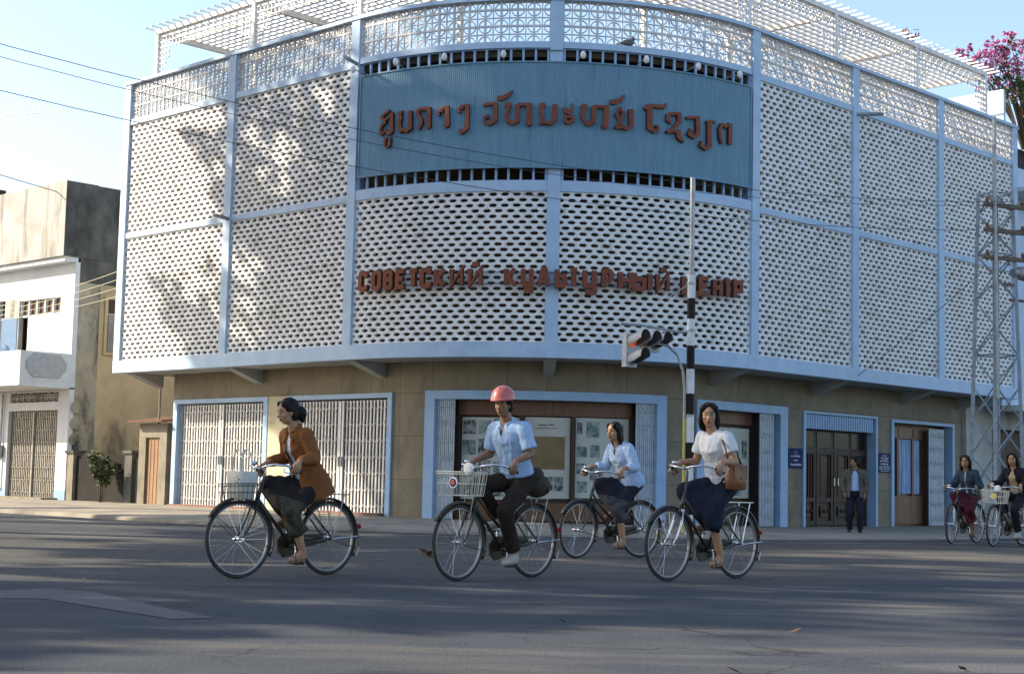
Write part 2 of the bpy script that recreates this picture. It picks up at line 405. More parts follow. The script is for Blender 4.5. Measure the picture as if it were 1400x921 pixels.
# ground floor wall with openings (s0, s1, top)
OPEN = [(-12.9, -8.95, 2.84), (-8.17, -4.45, 2.84), (-3.33, 3.29, 2.87), (4.35, 7.9, 2.84), (8.56, 11.88, 2.79), (12.55, 15.8, 2.76)]
mb = MB(); s = -12.98
for a, b, t in OPEN:
    fbar(mb, s, a, WO-.3, WO, -.05, ZB)
    fbar(mb, a, b, WO-.3, WO, t, ZB)
    s = b
fbar(mb, s, 16.3, WO-.3, WO, -.05, ZB)
mb.build('ground_wall', 'tiled_wall', bld)
mb = MB(); fbar(mb, -9.0+.05, -8.17-.0, WO+.001, WO+.035, .1, 2.84)     # pale pilaster between the two gates
M['pilaster'] = mat('pilaster', (.52, .47, .33), .8, (.45, .40, .28), 2)
mb.build('pilaster', 'pilaster', bld)
mb = MB(); fbar(mb, 16.3, 16.75, WO-.5, WO+.12, -.05, ZB); mb.build('end_pier', 'conc', bld)
# left end return of the ground floor and the deep interior
def wall_line(mb, pts, z0, z1, mi=0, th=.2):
    for (a, b) in zip(pts[:-1], pts[1:]):
        a, b = V(a), V(b); d = (b-a); d.z = 0; n = V((d.y, -d.x, 0)).normalized()*th
        mb.add([a+V((0, 0, z0)), b+V((0, 0, z0)), b+n+V((0, 0, z0)), a+n+V((0, 0, z0)), a+V((0, 0, z1)), b+V((0, 0, z1)), b+n+V((0, 0, z1)), a+n+V((0, 0, z1))],
               [(0, 1, 2, 3), (4, 7, 6, 5), (0, 4, 5, 1), (1, 5, 6, 2), (2, 6, 7, 3), (3, 7, 4, 0)], mi)
mb = MB(); wall_line(mb, [P(-12.98, -1.4, 0), P(-12.98, -9, 0)], -.05, ZB); mb.build('end_wall', 'conc', bld)
mb = MB(); wall_line(mb, [P(16.3, -9, 0), P(16.3, -1.6, 0)], -.05, ZB); mb.build('end_wall', 'conc', bld)
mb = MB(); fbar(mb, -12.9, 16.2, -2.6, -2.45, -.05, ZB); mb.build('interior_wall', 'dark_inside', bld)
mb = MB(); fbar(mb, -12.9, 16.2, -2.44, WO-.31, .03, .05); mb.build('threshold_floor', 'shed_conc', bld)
# projecting upper floors: slab, soffit, band
mb = MB(); fbar(mb, -13.9, 17.16, -1.7, -.152, ZB+.003, ZB+.22); mb.build('soffit_slab', 'soffit', bld)
mb = MB(); fbar(mb, -14.07, 17.33, -.15, .07, ZB, ZG); mb.build('slab_band', 'blue_paint', bld)
# tapered brackets below the slab
for q in (-13.6, -9.37, -4.9, .02, 5.0, 9.07, 13.13, 16.1):
    mb = MB(); hw = .14
    pr = [(-1.098, ZB+.028), (-.17, ZB+.028), (-.17, ZB-.02), (-1.098, ZB-.34)]
    mb.prism(pr, lambda u, v, w_, q=q: P(q+w_, u, v), -hw, hw); mb.build('bracket', 'soffit', bld)
# floors and inner walls behind the screens
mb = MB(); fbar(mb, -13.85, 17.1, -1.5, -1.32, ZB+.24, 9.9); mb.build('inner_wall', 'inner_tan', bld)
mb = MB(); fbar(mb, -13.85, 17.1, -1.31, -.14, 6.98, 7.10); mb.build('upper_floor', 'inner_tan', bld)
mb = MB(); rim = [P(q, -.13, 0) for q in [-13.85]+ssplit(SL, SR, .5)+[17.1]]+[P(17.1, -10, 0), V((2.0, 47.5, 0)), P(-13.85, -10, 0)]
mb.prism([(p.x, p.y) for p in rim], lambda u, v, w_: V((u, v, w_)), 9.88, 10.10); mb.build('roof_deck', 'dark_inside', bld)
mb = MB(); wall_line(mb, [P(-13.88, -.14, 0), P(-13.88, -9.9, 0)], ZB+.04, ZP-.2); mb.build('flank_wall', 'pale_blue_wall', bld)
mb = MB(); wall_line(mb, [P(17.15, -9.9, 0), P(17.15, -.14, 0)], ZB+.04, ZP-.2); mb.build('flank_wall', 'pale_blue_wall', bld)
# mullions and beams
for i, q in enumerate(SC):
    hw = .135
    mb = MB(); fbar(mb, q-hw, q+hw, -.22, .062, ZG+.002, ZT-.06)
    if i == 3:
        mb = MB(); fbar(mb, q-hw, q+hw, -.22, .062, ZG+.002, ZM+.14); mb.build('mullion', 'blue_paint', bld)
        mb = MB(); fbar(mb, q-hw, q+hw, -.22, .010, ZM+.142, 9.98); mb.build('mullion', 'blue_paint', bld)
        mb = MB(); fbar(mb, q-hw, q+hw, -.22, .062, 9.982, ZT-.06)
    mb.build('mullion', 'blue_paint', bld)
for i in range(7):
    a, b = SC[i]+.137, SC[i+1]-.137
    cen = i in (2, 3)
    mb = MB(); fbar(mb, a, b, -.13, .04, ZM-.07, ZM+(.15 if cen else .07)); mb.build('cross_beam', 'blue_paint', bld)
    mb = MB(); fbar(mb, a, b, -.13, .04, (10.03 if cen else 9.97), (10.16 if cen else 10.12)); mb.build('cross_beam', 'blue_paint', bld)
mb = MB(); fbar(mb, -14.09, 17.35, -.17, .085, ZT-.058, ZT+.02); mb.build('parapet_coping', 'blue_paint', bld)

# honeycomb breeze block screens: every opening is a real hole with depth
def hexscreen(s0, s1, z0, z1, name='hex_screen'):
    A = .2535; n = max(1, round((s1-s0)/A)); A = (s1-s0)/n
    rows = round((z1-z0)/.1165); B = (z1-z0)/rows
    mb = MB(); D = .055
    hw, hh = .395*A, .325*B; bw, bh = .36*A, .28*B
    vs = []; fs = []; ms = []; rb_ = random.Random(int(s0*100)+int(z0*7))
    for r in range(rows):
        z = z0+(r+.5)*B
        if r % 2 == 0: cells = [(c*A, (c+1)*A, (c+.5)*A) for c in range(n)]
        else: cells = [(0, A/2, 0)]+[((c+.5)*A, (c+1.5)*A, (c+1)*A) for c in range(n-1)]+[((n-.5)*A, n*A, n*A)]
        for (a, b, c) in cells:
            half = abs(c-a) < 1e-6 or abs(c-b) < 1e-6
            j = .010
            dz = random.uniform(-.0025, .0025)
            def mk(w_, h_, o_):
                pts = [(-w_, 0), (-w_*.5, h_), (w_*.5, h_), (w_, 0), (w_*.5, -h_), (-w_*.5, -h_)]
                return [P(s0+min(max(c+x, a), b), o_, z+y+dz) for x, y in pts]
            k = len(vs); cm = rb_.choices((0, 1, 2), (.68, .27, .05))[0]; ms += [cm]*18
            out = [(a, 0), (a, B/2), (b, B/2), (b, 0), (b, -B/2), (a, -B/2)]
            vs += [P(s0+x, 0, z+y) for x, y in out]
            vs += mk(hw, hh, 0.0); vs += mk(hw*.96, hh*.93, -.02); vs += mk(bw, bh, -D)
            for q in range(6):
                u = (q+1) % 6
                fs.append((k+q, k+u, k+6+u, k+6+q)); fs.append((k+6+q, k+6+u, k+12+u, k+12+q)); fs.append((k+12+q, k+12+u, k+18+u, k+18+q))
    mb.add(vs, fs)
    me = bpy.data.meshes.new(name); off = BC
    me.from_pydata([tuple(V(p)-off) for p in mb.v], [], mb.f); [me.materials.append(M[x]) for x in ('white_block', 'white_block_grey', 'white_block_worn')]; me.polygons.foreach_set('material_index', ms); me.update()
    o = bpy.data.objects.new(name, me); COL.objects.link(o); o.parent = bld; KIDS.setdefault(bld.name, []).append(o)
for i in range(7):
    a, b = SC[i]+.137, SC[i+1]-.137
    hexscreen(a, b, ZG+.01, ZM-.072)
    if i not in (2, 3): hexscreen(a, b, ZM+.072, 9.968)

# pierced parapet blocks: square grid, thin cross, and a ring round every corner
def lattice(s0, s1, z0, z1):
    n = max(1, round((s1-s0)/.355)); A = (s1-s0)/n; Bz = .355
    mb = MB(); k = 0
    def bar(sa, sb, za, zb, o0, o1): fbar(mb, sa, sb, o0, o1, za, zb, step=.4)
    for c in range(n+1):
        q = s0+c*A; fbar(mb, q-.020, q+.020, -.058, -.002, z0, z1)
        if c < n: fbar(mb, q+A/2-.011, q+A/2+.011, -.050, -.010, z0, z1)
    z = z0; r = 0
    while z < z1+.01:
        fbar(mb, s0, s1, -.056, -.004, max(z0, z-.020), min(z1, z+.020))
        if z+Bz/2 < z1: fbar(mb, s0, s1, -.048, -.012, z+Bz/2-.011, z+Bz/2+.011)
        # arcs
        for c in range(n+1):
            cx = s0+c*A
            pts = []
            for t in range(13):
                a = 2*pi*t/12; pts.append((cx+.40*A*cos(a), z+.40*Bz*sin(a)))
            for (x0, y0), (x1, y1) in zip(pts[:-1], pts[1:]):
                if min(x0, x1) < s0-.001 or max(x0, x1) > s1+.001 or min(y0, y1) < z0-.001 or max(y0, y1) > z1+.001: continue
                dx, dy = x1-x0, y1-y0; l = hypot(dx, dy); nx, ny = -dy/l*.011, dx/l*.011
                mb.prism([(x0+nx, y0+ny), (x1+nx, y1+ny), (x1-nx, y1-ny), (x0-nx, y0-ny)], lambda u, v, w_: P(u, w_, v), -.046, -.014)
        z += Bz
    mb.build('parapet_lattice', 'lattice_block', bld)
for i in range(7):
    a, b = SC[i]+.137, SC[i+1]-.137
    lattice(a, b, 10.162 if i in (2, 3) else 10.122, ZT-.06)

# slatted vents above and below the big sign
for (z0, z1) in ((7.202, 7.50), (9.68, 10.028)):
    for (a, b) in ((SC[2]+.14, SC[3]-.14), (SC[3]+.14, SC[4]-.14)):
        mb = MB(); n = 17
        for i in range(n+1):
            q = a+.03+(b-a-.06)*i/n; fbar(mb, q-.024, q+.024, -.06, -.012, z0, z1)
        fbar(mb, a, b, -.058, -.014, z0, z0+.02); fbar(mb, a, b, -.058, -.014, z1-.02, z1)
        mb.build('vent_slats', 'frame_blue', bld)
# little spouts
for q, z in ((-4.82, 10.06), (9.07, 9.92), (-9.37, 7.05)):
    mb = MB(); mb.cyl(P(q+.05, .05, z), P(q+.30, .62, z-.02), .045, 10); mb.build('drain_spout', 'galv', bld)

# rooftop pergola
perg = MB(); PS = [-12.86, -8.76, -4.85, 0.0, 4.85, 8.35, 12.1, 15.75]; PZ = 12.32
fbar(perg, PS[0]-.06, PS[-1]+.06, -.16, -.04, PZ-.075, PZ)
pg = perg.build('pergola', 'white_paint', bld)
for q in PS:
    mb = MB(); fbar(mb, q-.06, q+.06, -.16, -.04, ZT+.022, PZ-.077); mb.build('front_post', 'white_paint', pg)
for q in PS:
    mb = MB(); fbar(mb, q-.06, q+.06, -3.26, -3.14, 10.11, PZ); mb.build('rear_post', 'white_paint', pg)
    mb = MB(); fbar(mb, q-.05, q+.05, -3.4, -.17, PZ-.14, PZ); mb.build('roof_beam', 'white_paint', pg)
# vertical lattice: top fascia plus steps down beside the posts
mb = MB()
for a, b in zip(PS[:-1], PS[1:]):
    a += .06; b -= .06; n = round((b-a)/.145); A = (b-a)/n
    for c in range(n+1):
        k = min(c, n-c); q = a+c*A
        drop = {0: 1.15, 1: 1.15, 2: .98, 3: .78}.get(k, .50)
        fbar(mb, q-.012, q+.012, -.115, -.095, PZ-drop, PZ-.001)
    for j in range(9):
        z = PZ-.03-j*.14
        if j < 4: fbar(mb, a, b, -.094, -.076, z-.013, z+.013)
        else:
            w_ = 3*A if j < 6 else (2*A if j < 7 else 1.2*A)
            fbar(mb, a, a+w_, -.094, -.076, z-.013, z+.013); fbar(mb, b-w_, b, -.094, -.076, z-.013, z+.013)
mb.build('lattice_fascia', 'white_paint', pg)
mb = MB(); q = PS[0]-.2
while q < PS[-1]+.3:
    fbar(mb, q-.013, q+.013, -3.5, .20, PZ+.055, PZ+.095); q += .30
mb.build('rafters', 'white_paint', pg)
mb = MB()
for j in range(16):
    o_ = -.10-j*.21; fbar(mb, PS[0]-.1, PS[-1]+.1, o_-.032, o_+.032, PZ+.003, PZ+.053, step=.5)
mb.build('roof_slats', 'white_paint', pg)
# rooftop end screen wall on the right
mb = MB(); fbar(mb, 17.02, 17.14, -2.9, -.19, ZT+.022, 12.15); mb.build('end_screen', 'pale_blue_wall', bld)

# ------------------------------------------------ ground floor fittings
def frame(parent, a, b, t, w_=.17, name='door_frame', m='frame_blue', o0=WO-.22, o1=WO+.05, foot=None):
    mb = MB()
    fbar(mb, a+.001, a+w_, o0, o1, zs(a)-.1, t); fbar(mb, b-w_, b-.001, o0, o1, zs(b)-.1, t); fbar(mb, a+w_+.001, b-w_-.001, o0, o1, t-w_*.62, t)
    return mb.build(name, m, parent)
def gate(parent, a, b, t, o, m, pitch=.105, name='folding_gate', z0=None, gap=None):
    """sliding lattice gate: upright channels with rows of crossed straps"""
    mb = MB(); z0 = zs((a+b)/2)+.01 if z0 is None else z0
    n = max(2, round((b-a)/pitch)); A = (b-a)/n
    for i in range(n+1):
        q = a+i*A; w_ = .026 if i % 2 == 0 else .020
        fbar(mb, q-w_, q+w_, o-.015, o+.015, z0, t)
    H = t-z0
    for r in range(7):
        zc = z0+H*(r+.5)/7; hh = .055
        for i in range(n):
            q0, q1 = a+i*A, a+(i+1)*A; sg = 1 if (i+r) % 2 == 0 else -1
            d = .008
            mb.prism([(q0, zc-sg*hh-d), (q1, zc+sg*hh-d), (q1, zc+sg*hh+d), (q0, zc-sg*hh+d)], lambda u, v, w__: P(u, w__, v), o+.017, o+.025)
    fbar(mb, a, b, o-.03, o-.018, z0, z0+.05); fbar(mb, a, b, o-.03, o-.018, t-.05, t)
    return mb.build(name, m, parent)
# two gated bays on the left
for a, b, gm in ((-12.9, -8.95, 'gate_white'), (-8.17, -4.45, 'gate_white')):
    frame(bld, a, b, 2.84)
    g1 = gate(bld, a+.2, (a+b)/2-.03, 2.70, WO-.10, gm, .115); g2 = gate(bld, (a+b)/2+.03, b-.2, 2.70, WO-.10, gm, .115)
    for g_, q in ((g1, (a+b)/2-.05), (g2, (a+b)/2+.05)):
        mb = MB(); fbar(mb, q-.03, q+.03, WO-.07, WO-.045, zs(q)+.03, 2.68); mb.build('meeting_bar', gm, g_)
        mb = MB(); mb.cyl(P(q, WO-.03, 1.2), P(q, WO-.03, 1.42), .016, 8); mb.build('handle', 'galv', g_)
    mb = MB(); fbar(mb, a+.17, b-.17, WO-.05, WO+.25, zs(a)-.02, zs(a)+.035)
    M.setdefault('sill_red', mat('sill_red', (.22, .10, .07), .8, (.15, .08, .06), 3)); mb.build('door_sill', 'sill_red', bld)

def photo(parent, s0, s1, z0, z1, o, m):
    mb = MB(); fbar(mb, s0, s1, o, o+.006, z0, z1, step=.4); return mb.build('photograph', m, parent)
# central shop front with three display boards
frame(bld, -3.33, 3.29, 2.87, .30, 'shop_frame')
gate(bld, -3.02, -2.50, 2.72, WO-.05, 'gate_blue', .06); gate(bld, 2.44, 2.98, 2.72, WO-.05, 'gate_blue', .06)
case = MB(); fbar(case, -3.3, 3.26, WO-.42, WO-.36, 0, 2.86); case = case.build('display_case', 'wood_dark', bld)
mb = MB(); fbar(mb, -2.5, 2.44, WO-.35, WO-.28, 2.36, 2.68); mb.build('case_header', 'wood_brown', case)
mb = MB(); fbar(mb, -2.5, 2.44, WO-.35, WO-.25, .12, .5); mb.build('case_plinth', 'wood_brown', case)
for q in (-2.48, -.68, .74, 2.42):
    mb = MB(); fbar(mb, q-.06, q+.06, WO-.35, WO-.22, .5, 2.36); mb.build('case_post', 'wood_dark', case)
rnd = random.Random(3)
def board(s0, s1, z0, z1): 
    mb = MB(); fbar(mb, s0, s1, WO-.34, WO-.31, z0, z1); return mb.build('display_board', 'board_white', bld)
bd = board(-2.40, -.76, .55, 2.31)
cols = [(-2.36, -1.98), (-1.90, -1.55), (-1.47, -1.15)]
for r, (z0, z1) in enumerate(((1.95, 2.28), (1.50, 1.86), (1.02, 1.40), (.62, .94))):
    for c, (a, b) in enumerate(cols):
        photo(bd, a+rnd.uniform(-.02, .02), b, z0, z1-rnd.uniform(0, .05), WO-.309, 'photo_dark' if (r+c) % 3 != 1 else 'photo_tint')
bd = board(-.60, .66, .60, 2.33)
mb = MB(); fbar(mb, -.52, .52, WO-.309, WO-.303, 1.22, 1.92); mb.build('notice_sheet', 'board_tan', bd)
for k, (a, b, z) in enumerate(((-.22, .02, 2.16), (.06, .2, 2.17), (-.34, .34, 2.10))):
    mb = MB()
    q = a
    while q < b: e = min(b, q+rnd.uniform(.02, .05)); fbar(mb, q, e, WO-.309, WO-.304, z-.008, z+(.016 if k < 2 else .004)); q = e+.010
    mb.build('heading_text', 'wood_dark', bd)
photo(bd, -.50, -.12, .74, 1.06, WO-.309, 'photo_dark'); photo(bd, -.04, .20, .76, 1.06, WO-.309, 'photo_dark'); photo(bd, .24, .48, .76, 1.06, WO-.309, 'photo_dark')
bd = board(.82, 2.36, .62, 2.34)
for (a, b, z0, z1) in ((.86, 1.0, 2.0, 2.24), (1.12, 1.48, 1.92, 2.26), (1.98, 2.2, 1.98, 2.22), (.86, 1.14, 1.5, 1.72), (1.24, 1.50, 1.50, 1.76), (1.9, 2.2, 1.4, 1.7), (.86, 1.12, 1.14, 1.36), (1.24, 1.62, 1.0, 1.28), (.88, 1.16, .74, .98), (1.9, 2.24, .8, 1.1)):
    photo(bd, a, b, z0, z1, WO-.309, 'photo_dark' if rnd.random() < .7 else 'photo_tint')
# right-hand shop front
frame(bld, 4.35, 7.9, 2.84, .30, 'shop_frame')
gate(bld, 6.92, 7.42, 2.72, WO-.05, 'gate_blue', .06); gate(bld, 4.66, 5.1, 2.72, WO-.05, 'gate_blue', .06)
case2 = MB(); fbar(case2, 4.38, 7.87, WO-.42, WO-.36, 0, 2.83); case2 = case2.build('display_case', 'wood_dark', bld)
mb = MB(); fbar(mb, 5.1, 6.92, WO-.35, WO-.28, 2.36, 2.70); mb.build('case_header', 'wood_brown', case2)
bd = board(5.45, 6.84, .68, 2.28)
for (a, b, z0, z1) in ((5.52, 5.86, 1.86, 2.1), (6.18, 6.46, 1.44, 1.84), (5.56, 5.84, 1.3, 1.6), (6.2, 6.58, .98, 1.32), (6.2, 6.54, .74, .92), (5.6, 5.9, .8, 1.12), (6.56, 6.74, 1.6, 2.0)):
    photo(bd, a, b, z0, z1, WO-.309, 'photo_dark')
# panelled double door under a ribbed blue header
frame(bld, 8.56, 11.88, 2.79, .09, 'entrance_frame')
mb = MB(); q = 8.66; i = 0
while q < 11.78-.05: fbar(mb, q, q+.052, WO-.10, WO-.02+(.02 if i % 2 else 0), 2.375, 2.72); q += .0525; i += 1
mb.build('door_header', 'frame_blue', bld)
door = MB(); fbar(door, 8.66, 11.78, WO-.30, WO-.24, .05, 2.37); door = door.build('entrance_door', 'wood_dark', bld)
for k in range(4):
    a = 8.70+k*.77; b = a+.73
    lf = MB()
    fbar(lf, a, a+.09, WO-.235, WO-.19, .06, 1.86); fbar(lf, b-.09, b, WO-.235, WO-.19, .06, 1.86)
    for z0, z1 in ((.06, .16), (.62, .72), (1.78, 1.86)): fbar(lf, a+.091, b-.091, WO-.235, WO-.192, z0, z1)
    for j in range(5):
        q = a+.14+j*.105
        if not (k in (1, 2) and j in (1, 2, 3)): fbar(lf, q-.018, q+.018, WO-.235, WO-.205, .73, 1.77)
    fbar(lf, a+.2, b-.2, WO-.235, WO-.20, .26, .52)
    for j in range(3):
        q = a+.17+j*.18; lf.ellipsoid(P(q, WO-.2, .40), (.05, .05, .05), nu=8, nv=6)
    lf.build('door_leaf', 'wood_dark', door)
    tg = MB(); fbar(tg, a+.06, b-.06, WO-.236, WO-.226, 1.94, 2.32); tg.build('transom_glass', 'glass', door)
    if k in (1, 2):
        tg = MB(); fbar(tg, a+.22, b-.22, WO-.236, WO-.224, .78, 1.72); tg.build('door_glass', 'glass', door)
for q in (10.15, 10.32):
    mb = MB(); mb.tube([P(q, WO-.18, 1.0), P(q, WO-.12, 1.02), P(q, WO-.12, 1.2), P(q, WO-.18, 1.22)], .012, 6); mb.build('door_handle', 'chrome', door)
# curtained window with folded gate
frame(bld, 12.55, 15.8, 2.76, .12, 'window_frame')
win = MB(); fbar(win, 12.68, 15.66, WO-.38, WO-.30, 0, 2.70); win = win.build('shop_window', 'wood_brown', bld)
for a, b in ((12.72, 13.22), (13.4, 14.0), (14.12, 14.5)):
    mb = MB(); n = max(6, int((b-a)/.04))
    rings = []
    for i in range(n+1):
        q = a+(b-a)*i/n; o_ = WO-.27+.018*sin(i*1.9)+.008*sin(i*.7)
        rings.append((P(q, o_, .86), P(q, o_, 2.28)))
    vs = [p for r in rings for p in r]; mb.add(vs, [(2*i, 2*i+2, 2*i+3, 2*i+1) for i in range(n)]); mb.build('curtain', 'curtain', win)
for q in (12.70, 13.31, 14.06):
    mb = MB(); fbar(mb, q-.05, q+.05, WO-.299, WO-.22, .1, 2.62); mb.build('window_post', 'wood_brown', win)
mb = MB(); fbar(mb, 12.76, 14.55, WO-.299, WO-.22, 2.30, 2.60); mb.build('window_header', 'wood_brown', win)
mb = MB(); fbar(mb, 12.76, 14.55, WO-.299, WO-.225, .08, .80); mb.build('window_apron', 'wood_brown', win)
gate(bld, 14.62, 15.35, 2.6, WO-.06, 'gate_blue', .06); gate(bld, 15.36, 15.64, 2.6, WO-.2, 'gate_grey', .06)

# ---------------------------------------------------------------- wall plaques
def plaque(s0, s1, z0, z1, lines, label, crest=False):
    c = P((s0+s1)/2, WO+.02, z0)
    r = empty('wall_plaque', c, 0, label, 'plaque')
    mb = MB(); fbar(mb, s0, s1, WO+.001, WO+.03, z0, z1); mb.build('plate', 'plaque', r)
    rr = random.Random(5)
    for (zf, h, wf) in lines:
        mb = MB(); mid = (s0+s1)/2; W_ = (s1-s0)*wf/2; q = mid-W_; z = z0+(z1-z0)*zf
        while q < mid+W_:
            e = q+rr.uniform(.012, .03); st = h*rr.uniform(.75, 1.15)
            # small letter-like strokes
            fbar(mb, q, q+.009, WO+.031, WO+.034, z, z+st)
            if rr.random() < .7: fbar(mb, q+.0095, e, WO+.031, WO+.034, z+st*rr.choice((0, .4, .8)), z+st*rr.choice((0, .4, .8))+.012+st*.1)
            q = e+.008
        mb.build('lettering', 'plaque_text', r)
    if crest:
        mb = MB(); mid = (s0+s1)/2
        for k in range(7):
            a = pi*(.5+(k-3)*.26); mb.prism([(mid+.03*cos(a+.2), .84*(z1-z0)+z0-.05+.03*sin(a)), (mid+.10*cos(a), .84*(z1-z0)+z0-.05+.085*sin(a)), (mid+.03*cos(a-.2), .84*(z1-z0)+z0-.05+.03*sin(a-.2))], lambda u, v, w_: P(u, w_, v), WO+.031, WO+.034)
        mb.build('crest', 'plaque_text', r)
plaque(7.96, 8.53, 1.41, 1.88, ((.56, .035, .7), (.36, .03, .3), (.13, .04, .72)), 'dark blue plaque with a small crest, on the wall left of the entrance door', True)
plaque(11.92, 12.52, 1.385, 1.87, ((.86, .025, .35), (.75, .02, .62), (.66, .02, .5), (.57, .02, .7), (.40, .045, .62), (.27, .03, .8), (.16, .03, .8), (.06, .022, .55)), 'dark blue plaque packed with lines of text, between the door and the curtained window')

# ---------------------------------------------------------------- the big curved blue sign
BA, BB_, BZ0, BZ1 = -4.53, 4.72, 7.485, 9.70
sg = empty('curved_sign', P(0, .1, BZ0), 0, 'curved blue corrugated sign with red Lao letters across the corner of the building', 'sign')
mb = MB(); n = 420; rings = []
for i in range(n+1):
    q = BA+(BB_-BA)*i/n; o_ = .088+(.005 if (i//1) % 2 else -.005)
    rings.append([P(q, .065, BZ0), P(q, o_, BZ0), P(q, o_, BZ1), P(q, .065, BZ1)])
mb.loft(rings); mb.build('panel', 'panel_blue', sg)
mb = MB()
fbar(mb, BA-.02, BB_+.02, .06, .11, BZ1+.001, BZ1+.03); fbar(mb, BA-.02, BB_+.02, .06, .11, BZ0-.03, BZ0-.001)
fbar(mb, BA-.03, BA-.001, .06, .11, BZ0-.03, BZ1+.03); fbar(mb, BB_+.001, BB_+.03, .06, .11, BZ0-.03, BZ1+.03)
mb.build('edging', 'panel_blue', sg)
def ribbon(mb, pts, ws, fn, o0, o1):
    n = len(pts); Lp, Rp = [], []
    for i, (x, y) in enumerate(pts):
        def dirn(a, b):
            d = (b[0]-a[0], b[1]-a[1]); l = hypot(*d) or 1; return (d[0]/l, d[1]/l)
        if i == 0: d = dirn(pts[0], pts[1]); m = (-d[1], d[0]); k = 1
        elif i == n-1: d = dirn(pts[-2], pts[-1]); m = (-d[1], d[0]); k = 1
        else:
            d0, d1 = dirn(pts[i-1], pts[i]), dirn(pts[i], pts[i+1])
            mx, my = -(d0[1]+d1[1]), d0[0]+d1[0]; l = hypot(mx, my) or 1; m = (mx/l, my/l)
            k = 1/max(.55, m[0]*-d0[1]+m[1]*d0[0])
        h = ws[i]/2*k; Lp.append((x+m[0]*h, y+m[1]*h)); Rp.append((x-m[0]*h, y-m[1]*h))
    vs = []; 
    for a, b in zip(Lp, Rp): vs += [fn(*a, o0), fn(*b, o0), fn(*b, o1), fn(*a, o1)]
    fs = []; ms = []
    for i in range(n-1):
        k = 4*i
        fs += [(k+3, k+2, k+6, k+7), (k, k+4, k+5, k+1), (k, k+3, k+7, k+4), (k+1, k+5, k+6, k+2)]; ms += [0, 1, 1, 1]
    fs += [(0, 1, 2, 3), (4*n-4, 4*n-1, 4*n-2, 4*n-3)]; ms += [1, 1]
    k0 = len(mb.v); mb.v += [tuple(p) for p in vs]
    for f, m_ in zip(fs, ms): mb.f.append(tuple(i+k0 for i in f)); mb.m.append(m_)
